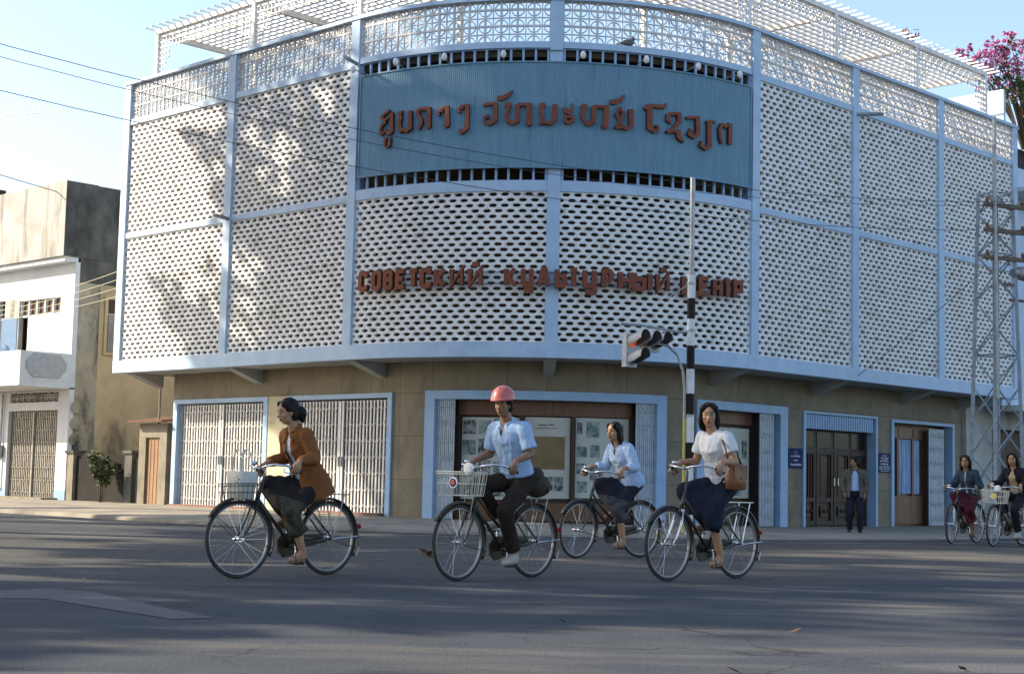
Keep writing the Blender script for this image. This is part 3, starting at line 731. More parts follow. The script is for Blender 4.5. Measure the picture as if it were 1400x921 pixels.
LAO= [(([(-3.59,8.78),(-3.58,8.38),(-3.66,8.32),(-3.76,8.43)],[0.088,0.088,0.066,0.044]),([(-3.64,8.84),(-3.77,8.77),(-3.86,8.71),(-3.77,8.64),(-3.67,8.67)],[0.048,0.048,0.048,0.048,0.048]),([(-3.73,8.6),(-3.85,8.52),(-3.88,8.42),(-3.85,8.34),(-3.78,8.37)],[0.052,0.052,0.052,0.052,0.052])),(([(-3.62,8.24),(-3.62,8.07),(-3.66,8.04),(-3.74,8.07),(-3.75,8.15),(-3.73,8.25)],[0.048,0.048,0.048,0.048,0.048,0.048]),),(([(-3.3,8.77),(-3.39,8.76),(-3.37,8.66)],[0.048,0.048,0.048]),([(-3.38,8.73),(-3.35,8.64),(-3.39,8.54),(-3.34,8.38)],[0.074,0.074,0.074,0.074]),([(-3.38,8.34),(-3.3,8.38),(-3.19,8.33),(-3.13,8.38)],[0.055,0.055,0.055,0.055]),([(-3.12,8.77),(-3.1,8.36)],[0.083,0.083])),(([(-2.94,8.76),(-2.85,8.79),(-2.66,8.79)],[0.064,0.064,0.064]),([(-2.67,8.81),(-2.67,8.36)],[0.092,0.092]),([(-2.92,8.77),(-2.93,8.68),(-2.85,8.57),(-2.84,8.48),(-2.91,8.35)],[0.07,0.07,0.07,0.07,0.07])),(([(-2.43,8.61),(-2.46,8.68),(-2.4,8.72),(-2.35,8.68)],[0.044,0.044,0.044,0.044]),([(-2.41,8.73),(-2.29,8.79)],[0.055,0.055]),([(-2.26,8.81),(-2.24,8.41),(-2.3,8.36)],[0.088,0.088,0.088])),(([(-1.97,8.65),(-2.01,8.72),(-1.95,8.76),(-1.9,8.73)],[0.048,0.048,0.048,0.048]),([(-1.97,8.77),(-1.84,8.8)],[0.052,0.052]),([(-1.81,8.82),(-1.81,8.31),(-1.93,8.22),(-1.98,8.29)],[0.081,0.081,0.066,0.048])),(([(-1.48,8.77),(-1.42,8.8),(-1.21,8.82)],[0.055,0.055,0.055]),([(-1.22,8.83),(-1.21,8.47),(-1.32,8.38),(-1.44,8.43)],[0.088,0.088,0.07,0.055]),([(-1.44,8.43),(-1.44,8.52),(-1.38,8.56),(-1.36,8.5)],[0.048,0.048,0.048,0.048])),(([(-1.19,8.93),(-1.09,8.92),(-0.97,8.98),(-0.87,9.09)],[0.082,0.091,0.077,0.014]),),(([(-1.0,8.74),(-0.99,8.8),(-0.89,8.8)],[0.05,0.05,0.05]),([(-0.93,8.79),(-0.96,8.66),(-0.99,8.54),(-0.96,8.45),(-0.86,8.39),(-0.76,8.44)],[0.077,0.077,0.077,0.077,0.077,0.077]),([(-0.75,8.41),(-0.76,8.75),(-0.69,8.8)],[0.082,0.082,0.082]),([(-0.71,8.78),(-0.46,8.78)],[0.059,0.059]),([(-0.52,8.81),(-0.51,8.4),(-0.57,8.36)],[0.109,0.109,0.109])),(([(-0.29,8.73),(-0.28,8.79),(-0.19,8.8)],[0.05,0.05,0.05]),([(-0.22,8.79),(-0.28,8.68),(-0.26,8.54),(-0.22,8.43)],[0.077,0.077,0.077,0.077]),([(-0.31,8.37),(-0.22,8.43),(-0.09,8.38),(0.01,8.45)],[0.064,0.064,0.064,0.064]),([(0.0,8.79),(-0.0,8.43)],[0.095,0.095])),(([(0.21,8.73),(0.23,8.65),(0.31,8.62),(0.35,8.7),(0.36,8.84)],[0.068,0.077,0.068,0.055,0.014]),([(0.22,8.56),(0.22,8.44),(0.29,8.4),(0.37,8.46),(0.38,8.57)],[0.059,0.059,0.059,0.059,0.059]),([(0.26,8.54),(0.36,8.53)],[0.059,0.059])),(([(0.55,8.74),(0.58,8.8),(0.66,8.8)],[0.05,0.05,0.05]),([(0.64,8.79),(0.58,8.66),(0.57,8.54),(0.67,8.4),(0.81,8.45)],[0.082,0.082,0.082,0.082,0.082]),([(0.8,8.44),(0.8,8.74),(0.87,8.79)],[0.091,0.091,0.091]),([(0.84,8.78),(1.11,8.79)],[0.059,0.059]),([(1.06,8.8),(1.05,8.39),(0.99,8.35)],[0.109,0.109,0.109])),(([(1.13,8.9),(1.24,8.9),(1.36,8.96),(1.45,9.08)],[0.082,0.095,0.077,0.014]),),(([(1.36,8.8),(1.27,8.65),(1.36,8.47),(1.44,8.38)],[0.055,0.055,0.055,0.055]),([(1.35,8.79),(1.43,8.66),(1.29,8.4),(1.25,8.35)],[0.055,0.055,0.055,0.055]),([(1.27,8.35),(1.37,8.39),(1.5,8.35),(1.6,8.42)],[0.064,0.064,0.064,0.064]),([(1.58,8.77),(1.59,8.41)],[0.1,0.1])),(([(1.88,8.8),(1.96,8.89),(2.32,8.9),(2.36,8.97)],[0.063,0.074,0.07,0.037]),([(1.99,8.87),(2.0,8.42),(2.11,8.35),(2.19,8.4),(2.18,8.46),(2.12,8.47)],[0.114,0.114,0.07,0.055,0.048,0.037])),(([(2.49,8.57),(2.4,8.63),(2.4,8.72),(2.48,8.77),(2.69,8.79)],[0.063,0.063,0.063,0.063,0.063]),([(2.67,8.81),(2.68,8.62),(2.55,8.47),(2.38,8.36)],[0.096,0.092,0.066,0.055]),([(2.38,8.36),(2.53,8.41),(2.68,8.37)],[0.059,0.059,0.059]),([(2.66,8.44),(2.67,8.28),(2.79,8.19)],[0.096,0.092,0.044])),(([(2.86,8.72),(2.93,8.75),(3.19,8.77)],[0.059,0.059,0.059]),([(3.13,8.78),(3.14,8.41),(3.04,8.33),(2.92,8.37),(2.88,8.41)],[0.096,0.096,0.07,0.059,0.048]),([(2.91,8.39),(2.95,8.48),(3.02,8.45)],[0.044,0.044,0.044])),(([(3.36,8.69),(3.42,8.73),(3.6,8.74)],[0.052,0.052,0.052]),([(3.43,8.73),(3.44,8.2),(3.34,8.12),(3.21,8.17),(3.24,8.27)],[0.107,0.107,0.07,0.055,0.048])),(([(3.79,8.72),(3.72,8.59),(3.74,8.4),(3.8,8.3)],[0.07,0.07,0.07,0.07]),([(3.79,8.73),(3.87,8.67),(3.99,8.76)],[0.052,0.052,0.052]),([(4.01,8.77),(4.01,8.31)],[0.096,0.096]))]
for gl in LAO:
    mb = MB()
    for k, (pts, ws) in enumerate(gl): ribbon(mb, pts, [w_*1.05 for w_ in ws], lambda u, v, w_: P(u, w_, v), .10, .17+.004*k)
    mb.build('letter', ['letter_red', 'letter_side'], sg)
for i, q in enumerate((-4.45, -3.35, -2.27, -1.08, .46, 1.72, 2.85, 3.9)):
    lp = MB(); lp.tube([P(q, .07, 9.74), P(q+.03, .35, 9.78), P(q+.05, .46, 9.76)], .013, 6)
    lp = lp.build('flood_lamp', 'galv', sg)
    mb = MB(); mb.ellipsoid(P(q+.06, .50, 9.77), (.06, .06, .085), nu=10, nv=7); mb.build('bulb', 'white_paint', lp)

# Cyrillic lettering: heavy condensed block letters on rails in front of the lower screens
cy = empty('letter_sign', P(0, .2, 4.9), 0, 'row of red Cyrillic block letters fixed to the white screen below the blue sign', 'sign')
GL = {'S': [[(1, .74), (1, .9), (.85, 1), (.15, 1), (0, .88), (0, .12), (.15, 0), (.85, 0), (1, .1), (1, .26)]],
 'O': [[(.5, 1), (.15, 1), (0, .88), (0, .12), (.15, 0), (.85, 0), (1, .12), (1, .88), (.85, 1), (.5, 1)]],
 'V': [[(0, 0), (0, 1), (.8, 1), (.95, .9), (.95, .62), (.8, .53), (0, .53)], [(.5, .5), (.85, .46), (1, .36), (1, .1), (.85, 0), (0, 0)]],
 'E': [[(1, 1), (0, 1), (0, 0), (1, 0)], [(0, .5), (.8, .5)]],
 'T': [[(0, 1), (1, 1)], [(.5, 1), (.5, 0)]],
 'K': [[(0, 0), (0, 1)], [(1, 1), (.12, .5), (1, 0)]],
 'I': [[(0, 1), (0, 0), (1, 1), (1, 0)]], 'J': [[(0, 1), (0, 0), (1, 1), (1, 0)], [(.22, 1.30), (.86, 1.30)]],
 'U': [[(0, 1), (0, .15), (.2, 0), (1, 0)], [(1, 1), (1, -.36), (.15, -.36)]],
 'L': [[(0, 0), (.38, 1), (.62, 1), (1, 0)]],
 'b': [[(0, 1), (0, 0), (.8, 0), (1, .12), (1, .5), (.8, .6), (0, .6)]],
 'R': [[(0, 0), (0, 1), (.8, 1), (1, .88), (1, .55), (.8, .44), (0, .44)]],
 'N': [[(0, 0), (0, 1)], [(1, 0), (1, 1)], [(0, .5), (1, .5)]],
 'Y': [[(0, 1), (0, 0), (.5, 0), (.62, .12), (.62, .5), (.5, .6), (0, .6)], [(1, 1), (1, 0)]],
 'C': [[(0, 1), (0, 0), (1.15, 0), (1.15, -.22)], [(.9, 1), (.9, 0)]]}
CYR= [('S',-4.33,-4.06),('O',-3.96,-3.69),('V',-3.65,-3.39),('E',-3.34,-3.07),('T',-3.05,-2.76),('S',-2.76,-2.48),('K',-2.44,-2.16),('I',-2.1,-1.78),('J',-1.71,-1.38),('K',-0.96,-0.67),('U',-0.62,-0.35),('L',-0.29,-0.01),('b',0.06,0.32),('T',0.33,0.57),('U',0.62,0.92),('R',1.01,1.27),('N',1.35,1.67),('Y',1.65,2.09),('J',2.16,2.49),('C',2.76,3.12),('E',3.16,3.47),('N',3.53,3.8),('T',3.82,4.06),('R',4.1,4.4)]
SW = .098; ZC0, ZC1 = 4.935, 5.365
for ch, a, b in CYR:
    mb = MB(); a += SW/2+.005; b -= SW/2+.005
    for k, st in enumerate(GL[ch]):
        pts = [(a+(b-a)*x, ZC0+SW/2+(ZC1-ZC0-SW)*y) for x, y in st]
        ribbon(mb, pts, [SW]*len(pts), lambda u, v, w_: P(u, w_, v), .12, .22+.004*k)
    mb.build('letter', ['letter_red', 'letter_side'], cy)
for z in (5.02, 5.26):
    mb = MB(); fbar(mb, -4.35, 4.45, .105, .118, z-.008, z+.008); mb.build('mounting_rail', 'wire', cy)
for q in [x*.9-4.2 for x in range(10)]:
    mb = MB(); fbar(mb, q-.006, q+.006, .002, .104, 5.254, 5.266); mb.build('rail_pin', 'wire', cy)

# ---------------------------------------------------------------- left neighbour: white shophouse with a stained concrete head and an ochre flank
NS = -18.1
nb = empty('shophouse', P(NS, WO, 0), 0, 'white two storey shophouse with balcony, stained concrete top and mouldy ochre side wall', 'building')
def nbar(name, m, s0, s1, o0, o1, z0, z1, parent=None):
    mb = MB(); fbar(mb, s0, s1, o0, o1, z0, z1); return mb.build(name, m, parent or nb)
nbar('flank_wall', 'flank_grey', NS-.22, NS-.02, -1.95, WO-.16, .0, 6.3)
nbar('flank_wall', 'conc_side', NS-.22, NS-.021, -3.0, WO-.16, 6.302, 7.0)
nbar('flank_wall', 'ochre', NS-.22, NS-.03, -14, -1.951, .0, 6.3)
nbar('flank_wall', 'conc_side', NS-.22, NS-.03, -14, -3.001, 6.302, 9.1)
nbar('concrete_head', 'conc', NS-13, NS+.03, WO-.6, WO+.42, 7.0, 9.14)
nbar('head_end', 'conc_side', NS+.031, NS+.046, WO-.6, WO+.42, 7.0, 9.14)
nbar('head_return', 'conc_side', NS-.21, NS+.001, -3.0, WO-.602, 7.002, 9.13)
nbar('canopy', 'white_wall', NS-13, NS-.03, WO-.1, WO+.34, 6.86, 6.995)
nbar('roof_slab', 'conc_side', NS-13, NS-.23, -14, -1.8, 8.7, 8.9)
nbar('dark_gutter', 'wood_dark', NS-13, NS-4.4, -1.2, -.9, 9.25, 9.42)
# front wall upper
nbar('front_wall', 'white_wall', NS-.72, NS, WO-.15, WO, 3.3, 6.86)
nbar('front_wall', 'white_wall', -21.15, NS-.721, WO-.15, WO, 5.92, 6.86)
nbar('front_wall', 'white_wall', NS-13, -21.151, WO-.15, WO, 6.0, 6.86)
nbar('front_wall', 'conc', -22.0, -21.151, WO-.15, WO, 3.3, 5.999)
nbar('room_back', 'dark_inside', NS-13, NS-.3, -2.6, -2.5, .1, 6.8)
w1 = nbar('window', 'white_wall', -21.14, NS-.725, WO-.13, WO-.08, 5.44, 5.50)
for i in range(6):
    q = -21.12+i*.456; nbar('transom_bar', 'white_wall', q-.03, q+.03, WO-.13, WO-.04, 5.502, 5.91, w1)
nbar('transom_pane', 'photo_tint' if False else 'wood_brown', -21.08, NS-.76, WO-.14, WO-.132, 5.51, 5.90, w1)
sh = MB()
for i in range(4): q = -20.72+i*.475; fbar(sh, q, q+.465, WO-.12, WO-.06, 4.2, 5.43)
sh.build('shutter', 'white_wall', w1)
sh = MB(); p0 = P(-21.1, WO-.02, 0)
a = P(-21.22, WO+.02, 0); b = P(-21.80, WO+.20, 0)
sh.prism([(0, 0), (1, 0), (1, 1), (0, 1)], lambda u, v, w_: V((a.x+(b.x-a.x)*u+w_*.7, a.y+(b.y-a.y)*u+w_*.7, 4.25+1.2*v)), 0, .04); sh.build('open_shutter', 'shutter_blue', w1)
# balcony
bl = nbar('balcony', 'white_wall', NS-13, NS-.0, WO+1.46, WO+1.56, 3.28, 4.24)
nbar('balcony_floor', 'white_wall', NS-13, NS-.005, WO+.002, WO+1.458, 3.26, 3.44, bl)
nbar('balcony_end', 'white_wall', NS-.1, NS, WO+.002, WO+1.458, 3.442, 4.24, bl)
mb = MB(); oc = WO+.76
oct_ = [(-.62, .10), (-.40, .33), (.40, .33), (.62, .10), (.62, -.10), (.40, -.33), (-.40, -.33), (-.62, -.10)]
mb.prism([(oc+x, 3.86+y) for x, y in oct_], lambda u, v, w_: P(NS+w_, u, v), .002, .03); mb.build('carved_emblem', 'emblem_grey', bl)
for i in range(9):
    q = -21.8-i*.28; nbar('rail_bar', 'galv', q-.02, q+.02, WO+.9, WO+.94, 4.25, 5.4, bl) if i < 4 else None
# ground floor front
for a_, b_ in ((-18.68, NS), (-22.0, -21.42)):
    nbar('front_pillar', 'white_wall', a_, b_, WO-.15, WO, .0, 3.25)
nbar('front_wall', 'white_wall', -21.419, -18.681, WO-.15, WO, 2.68, 2.92)
nbar('front_wall', 'white_wall', -21.419, -18.681, WO-.15, WO, 3.20, 3.25)
vent = MB()
for i in range(9):
    q = -21.4+i*.34
    if q+.3 > -18.68: break
    fbar(vent, q, q+.04, WO-.12, WO-.03, 2.922, 3.198); fbar(vent, q+.041, q+.339, WO-.10, WO-.05, 3.04, 3.075)
    for k in range(8):
        t0, t1 = 2*pi*k/8, 2*pi*(k+1)/8; c_ = q+.19
        vent.prism([(c_+.10*cos(t0), 3.06+.10*sin(t0)), (c_+.10*cos(t1), 3.06+.10*sin(t1)), (c_+.07*cos(t1), 3.06+.07*sin(t1)), (c_+.07*cos(t0), 3.06+.07*sin(t0))], lambda u, v, w_: P(u, w_, v), WO-.095, WO-.055)
vent.build('vent_block', 'conc', nb)
g1 = gate(nb, -21.4, -20.07, 2.66, WO-.09, 'gate_grey', .10, z0=.16); g2 = gate(nb, -20.02, -18.70, 2.66, WO-.09, 'gate_grey', .10, z0=.16)
nbar('meeting_bar', 'gate_grey', -20.07, -20.02, WO-.06, WO-.03, .2, 2.64, g1)
nbar('gate_frame', 'white_wall', -21.42, -21.401, WO-.13, WO+.03, .1, 2.68); 
nbar('plinth_paint', 'shutter_blue', NS-.58, NS+.004, WO+.001, WO+.008, .12, .42)
nbar('plinth_paint', 'shutter_blue', -22.0, -21.42, WO+.001, WO+.008, .12, .42)
nbar('front_wall', 'white_wall', NS-13, -22.001, WO-.15, WO, .0, 3.25)
nbar('front_wall', 'white_wall', NS-13, -22.4, WO-.15, WO, 3.3, 5.999)
nbar('door_step', 'shed_conc', -21.6, -18.5, WO+.01, WO+.5, .1, .2)
mb = MB(); mb.cyl(P(-21.75, WO+.06, .4), P(-21.75, WO+.06, 3.2), .03, 8); mb.box(P(-21.75, WO+.08, 1.5), (.2, .2, .35)); mb.build('meter_pipe', 'galv', nb)
# round vents and a shuttered window in the flank
for z in (2.75, 2.30, 1.85):
    mb = MB(); c_ = P(NS-.02, -1.32, z); nn = (P(NS+1, -1.32, z)-P(NS, -1.32, z)).normalized()
    mb.cyl(c_, c_+nn*.05, .17, 16); mb.build('round_vent', 'flank_grey', nb)
fw_ = MB(); fw_.prism([(-3.10, 4.3), (-2.10, 4.3), (-2.10, 5.95), (-3.10, 5.95)], lambda u, v, w_: P(NS-.02+w_, u, v), .002, .05); fw_ = fw_.build('side_window', 'ochre', nb)
mb = MB(); mb.prism([(-3.0, 4.4), (-2.2, 4.4), (-2.2, 5.45), (-3.0, 5.45)], lambda u, v, w_: P(NS-.02+w_, u, v), .052, .09); mb.build('shutter', 'gate_grey', fw_)
mb = MB(); mb.prism([(-3.0, 5.5), (-2.2, 5.5), (-2.2, 5.9), (-3.0, 5.9)], lambda u, v, w_: P(NS-.02+w_, u, v), .052, .06); mb.build('transom', 'wood_dark', fw_)

# low wall in the gap, its posts, shrub and the little outhouse
lw = empty('low_wall', P(-16.6, WO, .1), 0, 'stained low wall coloured dark for shade, between two posts in the gap beside the shophouse', 'wall')
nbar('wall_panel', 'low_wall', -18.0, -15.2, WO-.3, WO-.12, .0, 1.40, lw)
for q in (-17.93, -15.0):
    p_ = nbar('post', 'conc_side' if q > -16 else 'shed_conc', q-.17, q+.17, WO-.34, WO-.02, .0, 1.46, lw); nbar('post_cap', 'conc_side', q-.22, q+.22, WO-.39, WO+.03, 1.462, 1.54, p_)
nbar('side_panel', 'conc_side', -14.82, -14.45, WO-.3, WO-.12, .0, 1.36, lw)
oh = empty('outhouse', P(-13.9, WO, .1), 0, 'narrow concrete lean-to with a brown wooden door and rusty roof sheet', 'shed')
mb = MB(); fbar(mb, -14.45, -14.14, WO-.9, WO+.02, .0, 2.25); fbar(mb, -13.50, -13.18, WO-.9, WO+.02, .0, 2.25); fbar(mb, -14.139, -13.501, WO-.9, WO+.02, 1.88, 2.25); mb.build('wall', 'shed_conc', oh)
dr_ = nbar('door', 'door_wood', -14.135, -13.505, WO-.10, WO-.04, .12, 1.875, oh)
mb = MB()
for q in (-13.98, -13.82, -13.66): fbar(mb, q-.008, q+.008, WO-.038, WO-.03, .15, 1.84)
mb.build('batten', 'door_wood', dr_)
mb = MB(); mb.prism([(WO-1.0, 2.45), (WO+.28, 2.27), (WO+.28, 2.31), (WO-1.0, 2.49)], lambda u, v, w_: P(-13.8+w_, u, v), -.85, .72); mb.build('roof_sheet', 'rust', oh)
mb = MB(); mb.cyl(P(-13.75, WO-.1, 2.2), P(-13.75, WO-.1, 4.4), .03, 8); mb.build('vent_pipe', 'gate_grey', oh)

def leafball(mb, c, r, n, size, rnd, squash=1.0, mi=(0,), hang=0.0):
    for i in range(n):
        while True:
            p = V((rnd.uniform(-1, 1), rnd.uniform(-1, 1), rnd.uniform(-1, 1)))
            if .1 < p.length < 1: break
        p = p*(.55+.45*rnd.random()); q = V(c)+V((p.x*r, p.y*r, p.z*r*squash))
        a = V((rnd.uniform(-1, 1), rnd.uniform(-1, 1), rnd.uniform(-.7, .7)-hang)).normalized(); b = a.cross(V((rnd.uniform(-1, 1), rnd.uniform(-1, 1), rnd.uniform(-1, 1)))).normalized()
        l = size*rnd.uniform(.6, 1.3); w_ = l*rnd.uniform(.4, .6)
        mb.add([q-a*l/2, q+b*w_/2-a*l*.05, q+a*l/2, q-b*w_/2-a*l*.05], [(0, 1, 2, 3)], rnd.choice(mi))
def plant(name, base, h, r, label, cat, nl=260, size=.09, seed=1, fm=('leaf', 'leaf_dry'), fl=None):
    rnd = random.Random(seed); root = empty(name, base, rnd.uniform(0, 6) if False else 0, label, cat)
    st = MB(); lf = MB(); fl_ = MB(); B0 = V(base)
    for k in range(9):
        a = 2*pi*k/9+rnd.random(); e = V((cos(a)*r*rnd.uniform(.3, .9), sin(a)*r*rnd.uniform(.3, .9), h*rnd.uniform(.6, 1)))
        path = [B0+V((cos(a)*.04, sin(a)*.04, -.03)), B0+e*.5+V((0, 0, h*.12)), B0+e]
        st.tube(path, [.014, .010, .005], 5)
        for t in (.45, .7, 1.0): leafball(lf, path[1].lerp(path[2], t*1.0) if t > .5 else path[1], r*.42, nl//27, size, rnd, 1.0, (0, 1))
        if fl: leafball(fl_, path[2], r*.4, fl[1], fl[2], rnd)
    st.build('stems', 'bark', root); lf.build('foliage', list(fm), root)
    if fl: fl_.build('blossom', fl[0], root)
    return root
plant('bush', P(-15.75, WO+.3, .12), 1.35, .42, 'scraggy green shrub growing against the dark low wall', 'bush', 900, .12, 4)
# weeds at the foot of the wall
# ---------------------------------------------------------------- right neighbour
rb = empty('white_building', P(18.5, -.4, 0), 0, 'white walled building at the right edge of the picture behind the pylon', 'building')
nbar('wall', 'pale_blue_wall', 17.42, 30, -9, -.5, 3.35, 10.2, rb)
nbar('ground_wall', 'conc', 16.76, 18.2, WO-.6, WO-.1, 0, 3.34, rb); nbar('ground_wall', 'conc', 21.2, 30, WO-.6, WO-.1, 0, 3.34, rb); nbar('ground_wall', 'conc', 18.201, 21.199, WO-.6, WO-.1, 2.75, 3.34, rb)
nbar('dark_shutter', 'wood_dark', 18.2, 21.2, WO-.5, WO-.4, .0, 2.75, rb)
nbar('awning', 'white_wall', 17.45, 30, -.499, .35, 9.3, 9.42, rb); nbar('ledge', 'white_wall', 17.40, 30, -.499, .1, 3.2, 3.349, rb)

# ---------------------------------------------------------------- bougainvillea on the roof at the right
def bougainvillea(base, label):
    rnd = random.Random(12); root = empty('bougainvillea', base, 0, label, 'flowering shrub'); B0 = V(base)
    st = MB(); lf = MB(); fl = MB()
    CL = [(13.3, 14.05, .16, 1), (13.7, 13.85, .26, .9), (14.0, 13.62, .36, .8), (14.35, 13.8, .42, .8), (13.95, 14.1, .25, .9), (14.25, 14.25, .22, 1), (13.55, 14.2, .12, 1), (14.7, 13.72, .5, .75), (15.05, 13.85, .5, .75), (14.9, 14.62, .24, 1), (14.82, 14.25, .28, .9), (15.4, 13.5, .55, .7), (14.55, 13.25, .45, .35), (14.95, 13.1, .5, .3),
          (15.3, 12.7, .5, .25), (15.5, 12.0, .5, .35), (15.7, 13.9, .6, .7), (16.1, 13.3, .7, .5), (16.0, 12.4, .7, .3), (14.2, 13.3, .35, .4), (15.25, 14.2, .35, .9), (14.5, 14.05, .25, .9), (15.6, 11.4, .5, .3), (15.2, 13.3, .5, .5), (14.75, 12.8, .35, .2)]
    for (x, z, r, f) in CL:
        c = V((x, 46+rnd.uniform(-.5, .5), z)); m_ = B0.lerp(c, .55)+V((0, 0, .35))
        st.tube([B0+V((rnd.uniform(-.15, .15), 0, -.1)), m_, c], [.04, .025, .006], 5)
        for k in range(7):
            d = V((rnd.uniform(-1, 1), rnd.uniform(-1, 1), rnd.uniform(-.4, 1))).normalized()*r*rnd.uniform(.6, 1.25); st.tube([c, c+d*.6+V((0, 0, .05)), c+d], [.008, .006, .003], 4)
            leafball(fl if rnd.random() < f else lf, c+d, r*.32, 26, .10, rnd, .9)
        leafball(fl, c, r*.95, int(190*r*f), .10, rnd, .8); leafball(lf, c-V((0, 0, r*.2)), r, int(220*r*(1.15-f)), .12, rnd, .9, (0, 1))
    st.build('stems', 'bark', root); lf.build('foliage', ['leaf', 'leaf_dry'], root); fl.build('blossom', 'bougain', root)
bougainvillea((15.3, 46.0, 11.28), 'pink bougainvillea in full flower spilling over the roof at the right end of the pergola')
planter = MB()
for k in range(2): 
    pass
nbar('roof_planter', 'conc_side', 18.4, 22.5, -4.2, -1.6, 10.202, 11.28, rb)
plant('creeper', P(12.5, -.5, 12.46), .42, .22, 'small orange flowering sprig poking above the pergola roof', 'plant', 60, .07, 8, ('leaf_dry', 'leaf'), ('orange_fl', 9, .075))

# ---------------------------------------------------------------- lattice pylon
def pylon(base, label):
    r = empty('lattice_pylon', base, R_(24), label, 'pylon'); H = 7.75
    def half(z): return .43-.17*min(1, z/H)
    C4 = [(-1, -1), (1, -1), (1, 1), (-1, 1)]
    for i, (x, y) in enumerate(C4):
        mb = MB(); mb.tube([(x*half(0), y*half(0), -.05), (x*half(H), y*half(H), H)], .058, 4); mb.build('leg', 'steel', r, local=True)
    mb = MB(); zl = [0, .9, 1.75, 2.55, 3.3, 4.0, 4.65, 5.25, 5.8, 6.3, 6.8, 7.25, 7.7]
    for z0, z1 in zip(zl[:-1], zl[1:]):
        for i in range(4):
            x0, y0 = C4[i]; x1, y1 = C4[(i+1) % 4]; a, b = half(z0), half(z1)
            k = zl.index(z0)
            p, q = ((x0*a, y0*a, z0), (x1*b, y1*b, z1)) if (k+i) % 2 == 0 else ((x1*a, y1*a, z0), (x0*b, y0*b, z1))
            mb.tube([p, q], .020, 4)
            if k < 4: 
                p, q = ((x1*a, y1*a, z0), (x0*b, y0*b, z1)) if (k+i) % 2 == 0 else ((x0*a, y0*a, z0), (x1*b, y1*b, z1)); mb.tube([p, q], .016, 4)
            if k in (4, 8, 11): mb.tube([(x0*b, y0*b, z1), (x1*b, y1*b, z1)], .018, 4)
    mb.build('bracing', 'steel', r, local=True)
    for z in (7.38, 6.80, 6.18):
        mb = MB(); mb.box((-.02, -.33, z), (1.15, .08, .09)); ca = mb.build('crossarm', 'brown_arm', r, local=True)
        for x in (-.52, .50):
            mb = MB(); mb.cyl((x, -.33, z-.02), (x, -.33, z+.06), .03, 8); mb.ellipsoid((x, -.33, z+.11), (.045, .045, .065), nu=10, nv=6); mb.ellipsoid((x-.06*(1 if x < 0 else -1), -.33, z+.0), (.05, .052, .052), nu=10, nv=6); mb.build('insulator', 'porcelain', ca, local=True)
    mb = MB(); mb.tube([(-.36, -.44, 3.0), (-.33, -.36, H), (-.33, -.36, 9.4)], .042, 8); mb.build('mast_pipe', 'galv', r, local=True)
    s_ = MB(); rings = []
    for x, rr in ((.22, .10), (.36, .11), (.38, .15), (.62, .17), (.64, .20), (.82, .215), (.82, .19), (.7, .12)):
        rings.append([V((x, -.30+rr*cos(2*pi*k/18), 5.88+rr*sin(2*pi*k/18))) for k in range(18)])
    s_.loft(rings); s_.build('siren_horn', 'galv', r, smooth=False, local=True)
    mb = MB(); mb.box((.6, -.3, 5.25), (.9, .05, .06)); mb.box((.1, -.3, 5.6), (.3, .06, .06)); mb.build('bracket_arm', 'brown_arm', r, local=True)
    return r
PYL = V((11.0, 35.3, .03))
pylon(PYL, 'grey steel lattice pylon with three brown crossarms and a siren horn at the right')

